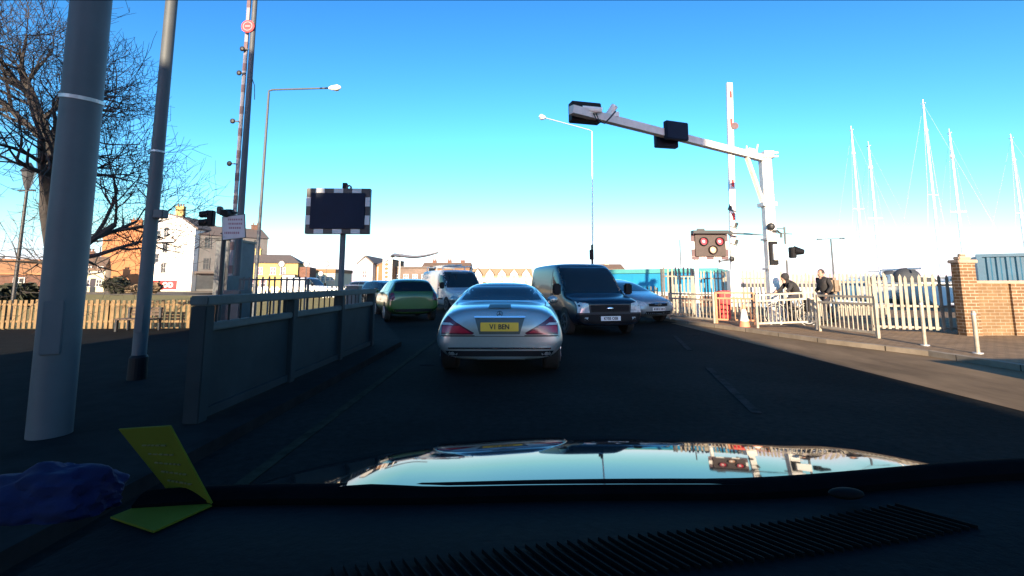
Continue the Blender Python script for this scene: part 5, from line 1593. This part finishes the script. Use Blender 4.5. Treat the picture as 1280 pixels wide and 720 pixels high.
def scut(u, v):
    y = .915 + v * .06 - .015 * u * u
    return (u * .97, y, .925 + .012 * math.sin(v * math.pi) - .03 * u * u + cowl(u * .97 + XC))
grid_surface('scuttle', scut, lin(-1, 1, 31), lin(0, 1, 7), scuttle_m, car)
# vent grille on the dashboard, slats across it
sl_ = MB()
for k_ in range(58):
    s = k_ / 57
    x0_ = -.51 + s * .87; ya = .60 + .16 * s; yb = .69 + .15 * s
    sl_.bar((x0_ + .03, ya, dash(x0_ / .97, (ya - .28) / .64)[2] + .004), (x0_ - .03, yb, dash(x0_ / .97, (yb - .28) / .64)[2] + .004), .0022, .006)
sl_.build('vent_grille', slat_m, do)
b = MB(); b.ball((.27, .868, .934 + cowl(.57) * .9), .030, (1.0, .5, .28), 16); b.build('light_sensor', slat_m, do, smooth=True)
body = MB()
for s in (-1, 1):
    body.box((s * 1.0, .0 - .75, .55), (.06, 2.2, .75), bev=.02)
body.build('door', bonnet_m, car)
for s in (-1, 1):
    b = MB()
    b.prism([(.95, .30), (1.72, .30), (1.76, .5), (1.70, .60), (.97, .74), (.45, .80), (.45, .3)], 'x', s * .925, s * .99)
    b.build('wing', bonnet_m, car)
    MB().bar((s * .95, -.55, .9), (s * .74, -.5, 1.42), .09, .07).build('b_pillar' if False else 'door_pillar', black, car)
    MB().bar((s * .97, .46, .90), (s * .76, .13, 1.42), .07, .06).build('windscreen_pillar', black, car)
MB().prism([(.16, 1.40), (.10, 1.45), (-.8, 1.50), (-1.9, 1.42), (-1.9, 1.36), (-.8, 1.44), (.10, 1.40)], 'x', -.78, .78).build('roof', bonnet_m, car)
MB().box((0, -1.9, .9), (1.9, .06, 1.05)).build('rear_bulkhead', black, car)
MB().box((0, -.6, .32), (1.6, 2.6, .06)).build('floor', black, car)
MB().box((0, 1.76, .40), (1.56, .12, .34), bev=.04).build('bumper', bonnet_m, car)
for y_ in (1.25, -1.3):
    for s in (-1, 1):
        w_ = MB().tube([(s * .68, y_, .31), (s * .86, y_, .31)], .31, 24).build('wheel', tyre, car)
# yellow pad, its windscreen reflection built as a leaf, and blue cloth on the dashboard
def dz(x, y): return dash((x - XC) / .97, (y - .28) / .64)[2]
def dp(px, py):
    z = .91
    for _ in range(8):
        p = gnd(px, py, z + .004); z = dz(p.x, p.y)
    return Vector((p.x, p.y, z + .004))
cd = thing('pad_and_reflection', 'yellow pad on the left of the dashboard, its windscreen reflection built as an upright leaf', 'card', (0, 0, 0))
a_, b_, c_, d_ = dp(138, 647), dp(192, 665), dp(265, 632), dp(212, 630)
d_ = Vector((a_.x + c_.x - b_.x, a_.y + c_.y - b_.y, dz(a_.x + c_.x - b_.x, a_.y + c_.y - b_.y) + .006))
def leaf(name, P4, m):
    b = MB(); nrm = (P4[1] - P4[0]).cross(P4[3] - P4[0]).normalized() * .0015
    A_ = [b.bm.verts.new(p + nrm) for p in P4]; B_ = [b.bm.verts.new(p - nrm) for p in P4]
    b.bm.faces.new(A_); b.bm.faces.new(B_[::-1])
    for i in range(4): b.bm.faces.new((A_[i], B_[i], B_[(i + 1) % 4], A_[(i + 1) % 4]))
    return b.build(name, m, cd)
leaf('lower_leaf', [a_, b_, c_, d_], paper_y)
yq = c_.y + .004
u0, u1 = at(148, 537, yq), at(208, 532, yq)
base_l = d_.lerp(c_, .02) + Vector((0, 0, .004)); base_r = c_ + Vector((0, 0, .004))
up_ = [base_l, base_r, at(213, 532, base_r.y + .03), at(149, 536, base_l.y + .03)]
leaf('reflection_leaf', up_, paper_y)  # the pad's mirror image in the windscreen, modelled as solid paper
b = MB(); rr = random.Random(9)
def on4(P4, u, v): return P4[0].lerp(P4[1], u).lerp(P4[3].lerp(P4[2], u), v)
ink = mat('card_ink', (0.12, 0.11, 0.03), .8)
for P4, flip in ((up_, 1), ([a_, b_, c_, d_], 1)):
    nrm = (P4[1] - P4[0]).cross(P4[3] - P4[0]).normalized() * .002
    if nrm.y > 0: nrm = -nrm
    for rw_ in range(5):
        u = .25
        while u < .75:
            L_ = rr.uniform(.04, .1)
            v = .22 + rw_ * .13
            b.bar(on4(P4, u, v) + nrm, on4(P4, u + L_, v) + nrm, .0022, .0022); u += L_ + .03
b.build('printed_lines', ink, cd)
b = MB()
p = dp(62, 640)
b2 = MB(); bmesh.ops.create_icosphere(b2.bm, subdivisions=5, radius=1.0)
from mathutils import noise as mnoise
for v in b2.bm.verts:
    n_ = v.co.copy()
    k_ = 1 + .22 * mnoise.noise(n_ * 1.6) + .10 * mnoise.noise(n_ * 4.0 + Vector((3, 1, 2))) + .05 * mnoise.noise(n_ * 9)
    v.co = Vector((n_.x * .125 * k_, n_.y * .07 * k_, max(-.012, n_.z * .062 * k_)))
cl = b2.build('blue_cloth', cloth_b, None, smooth=True)
cl.location = p + Vector((-.01, .02, .012)); tag(cl, 'crumpled blue cloth lying on the left end of the dashboard', 'cloth')
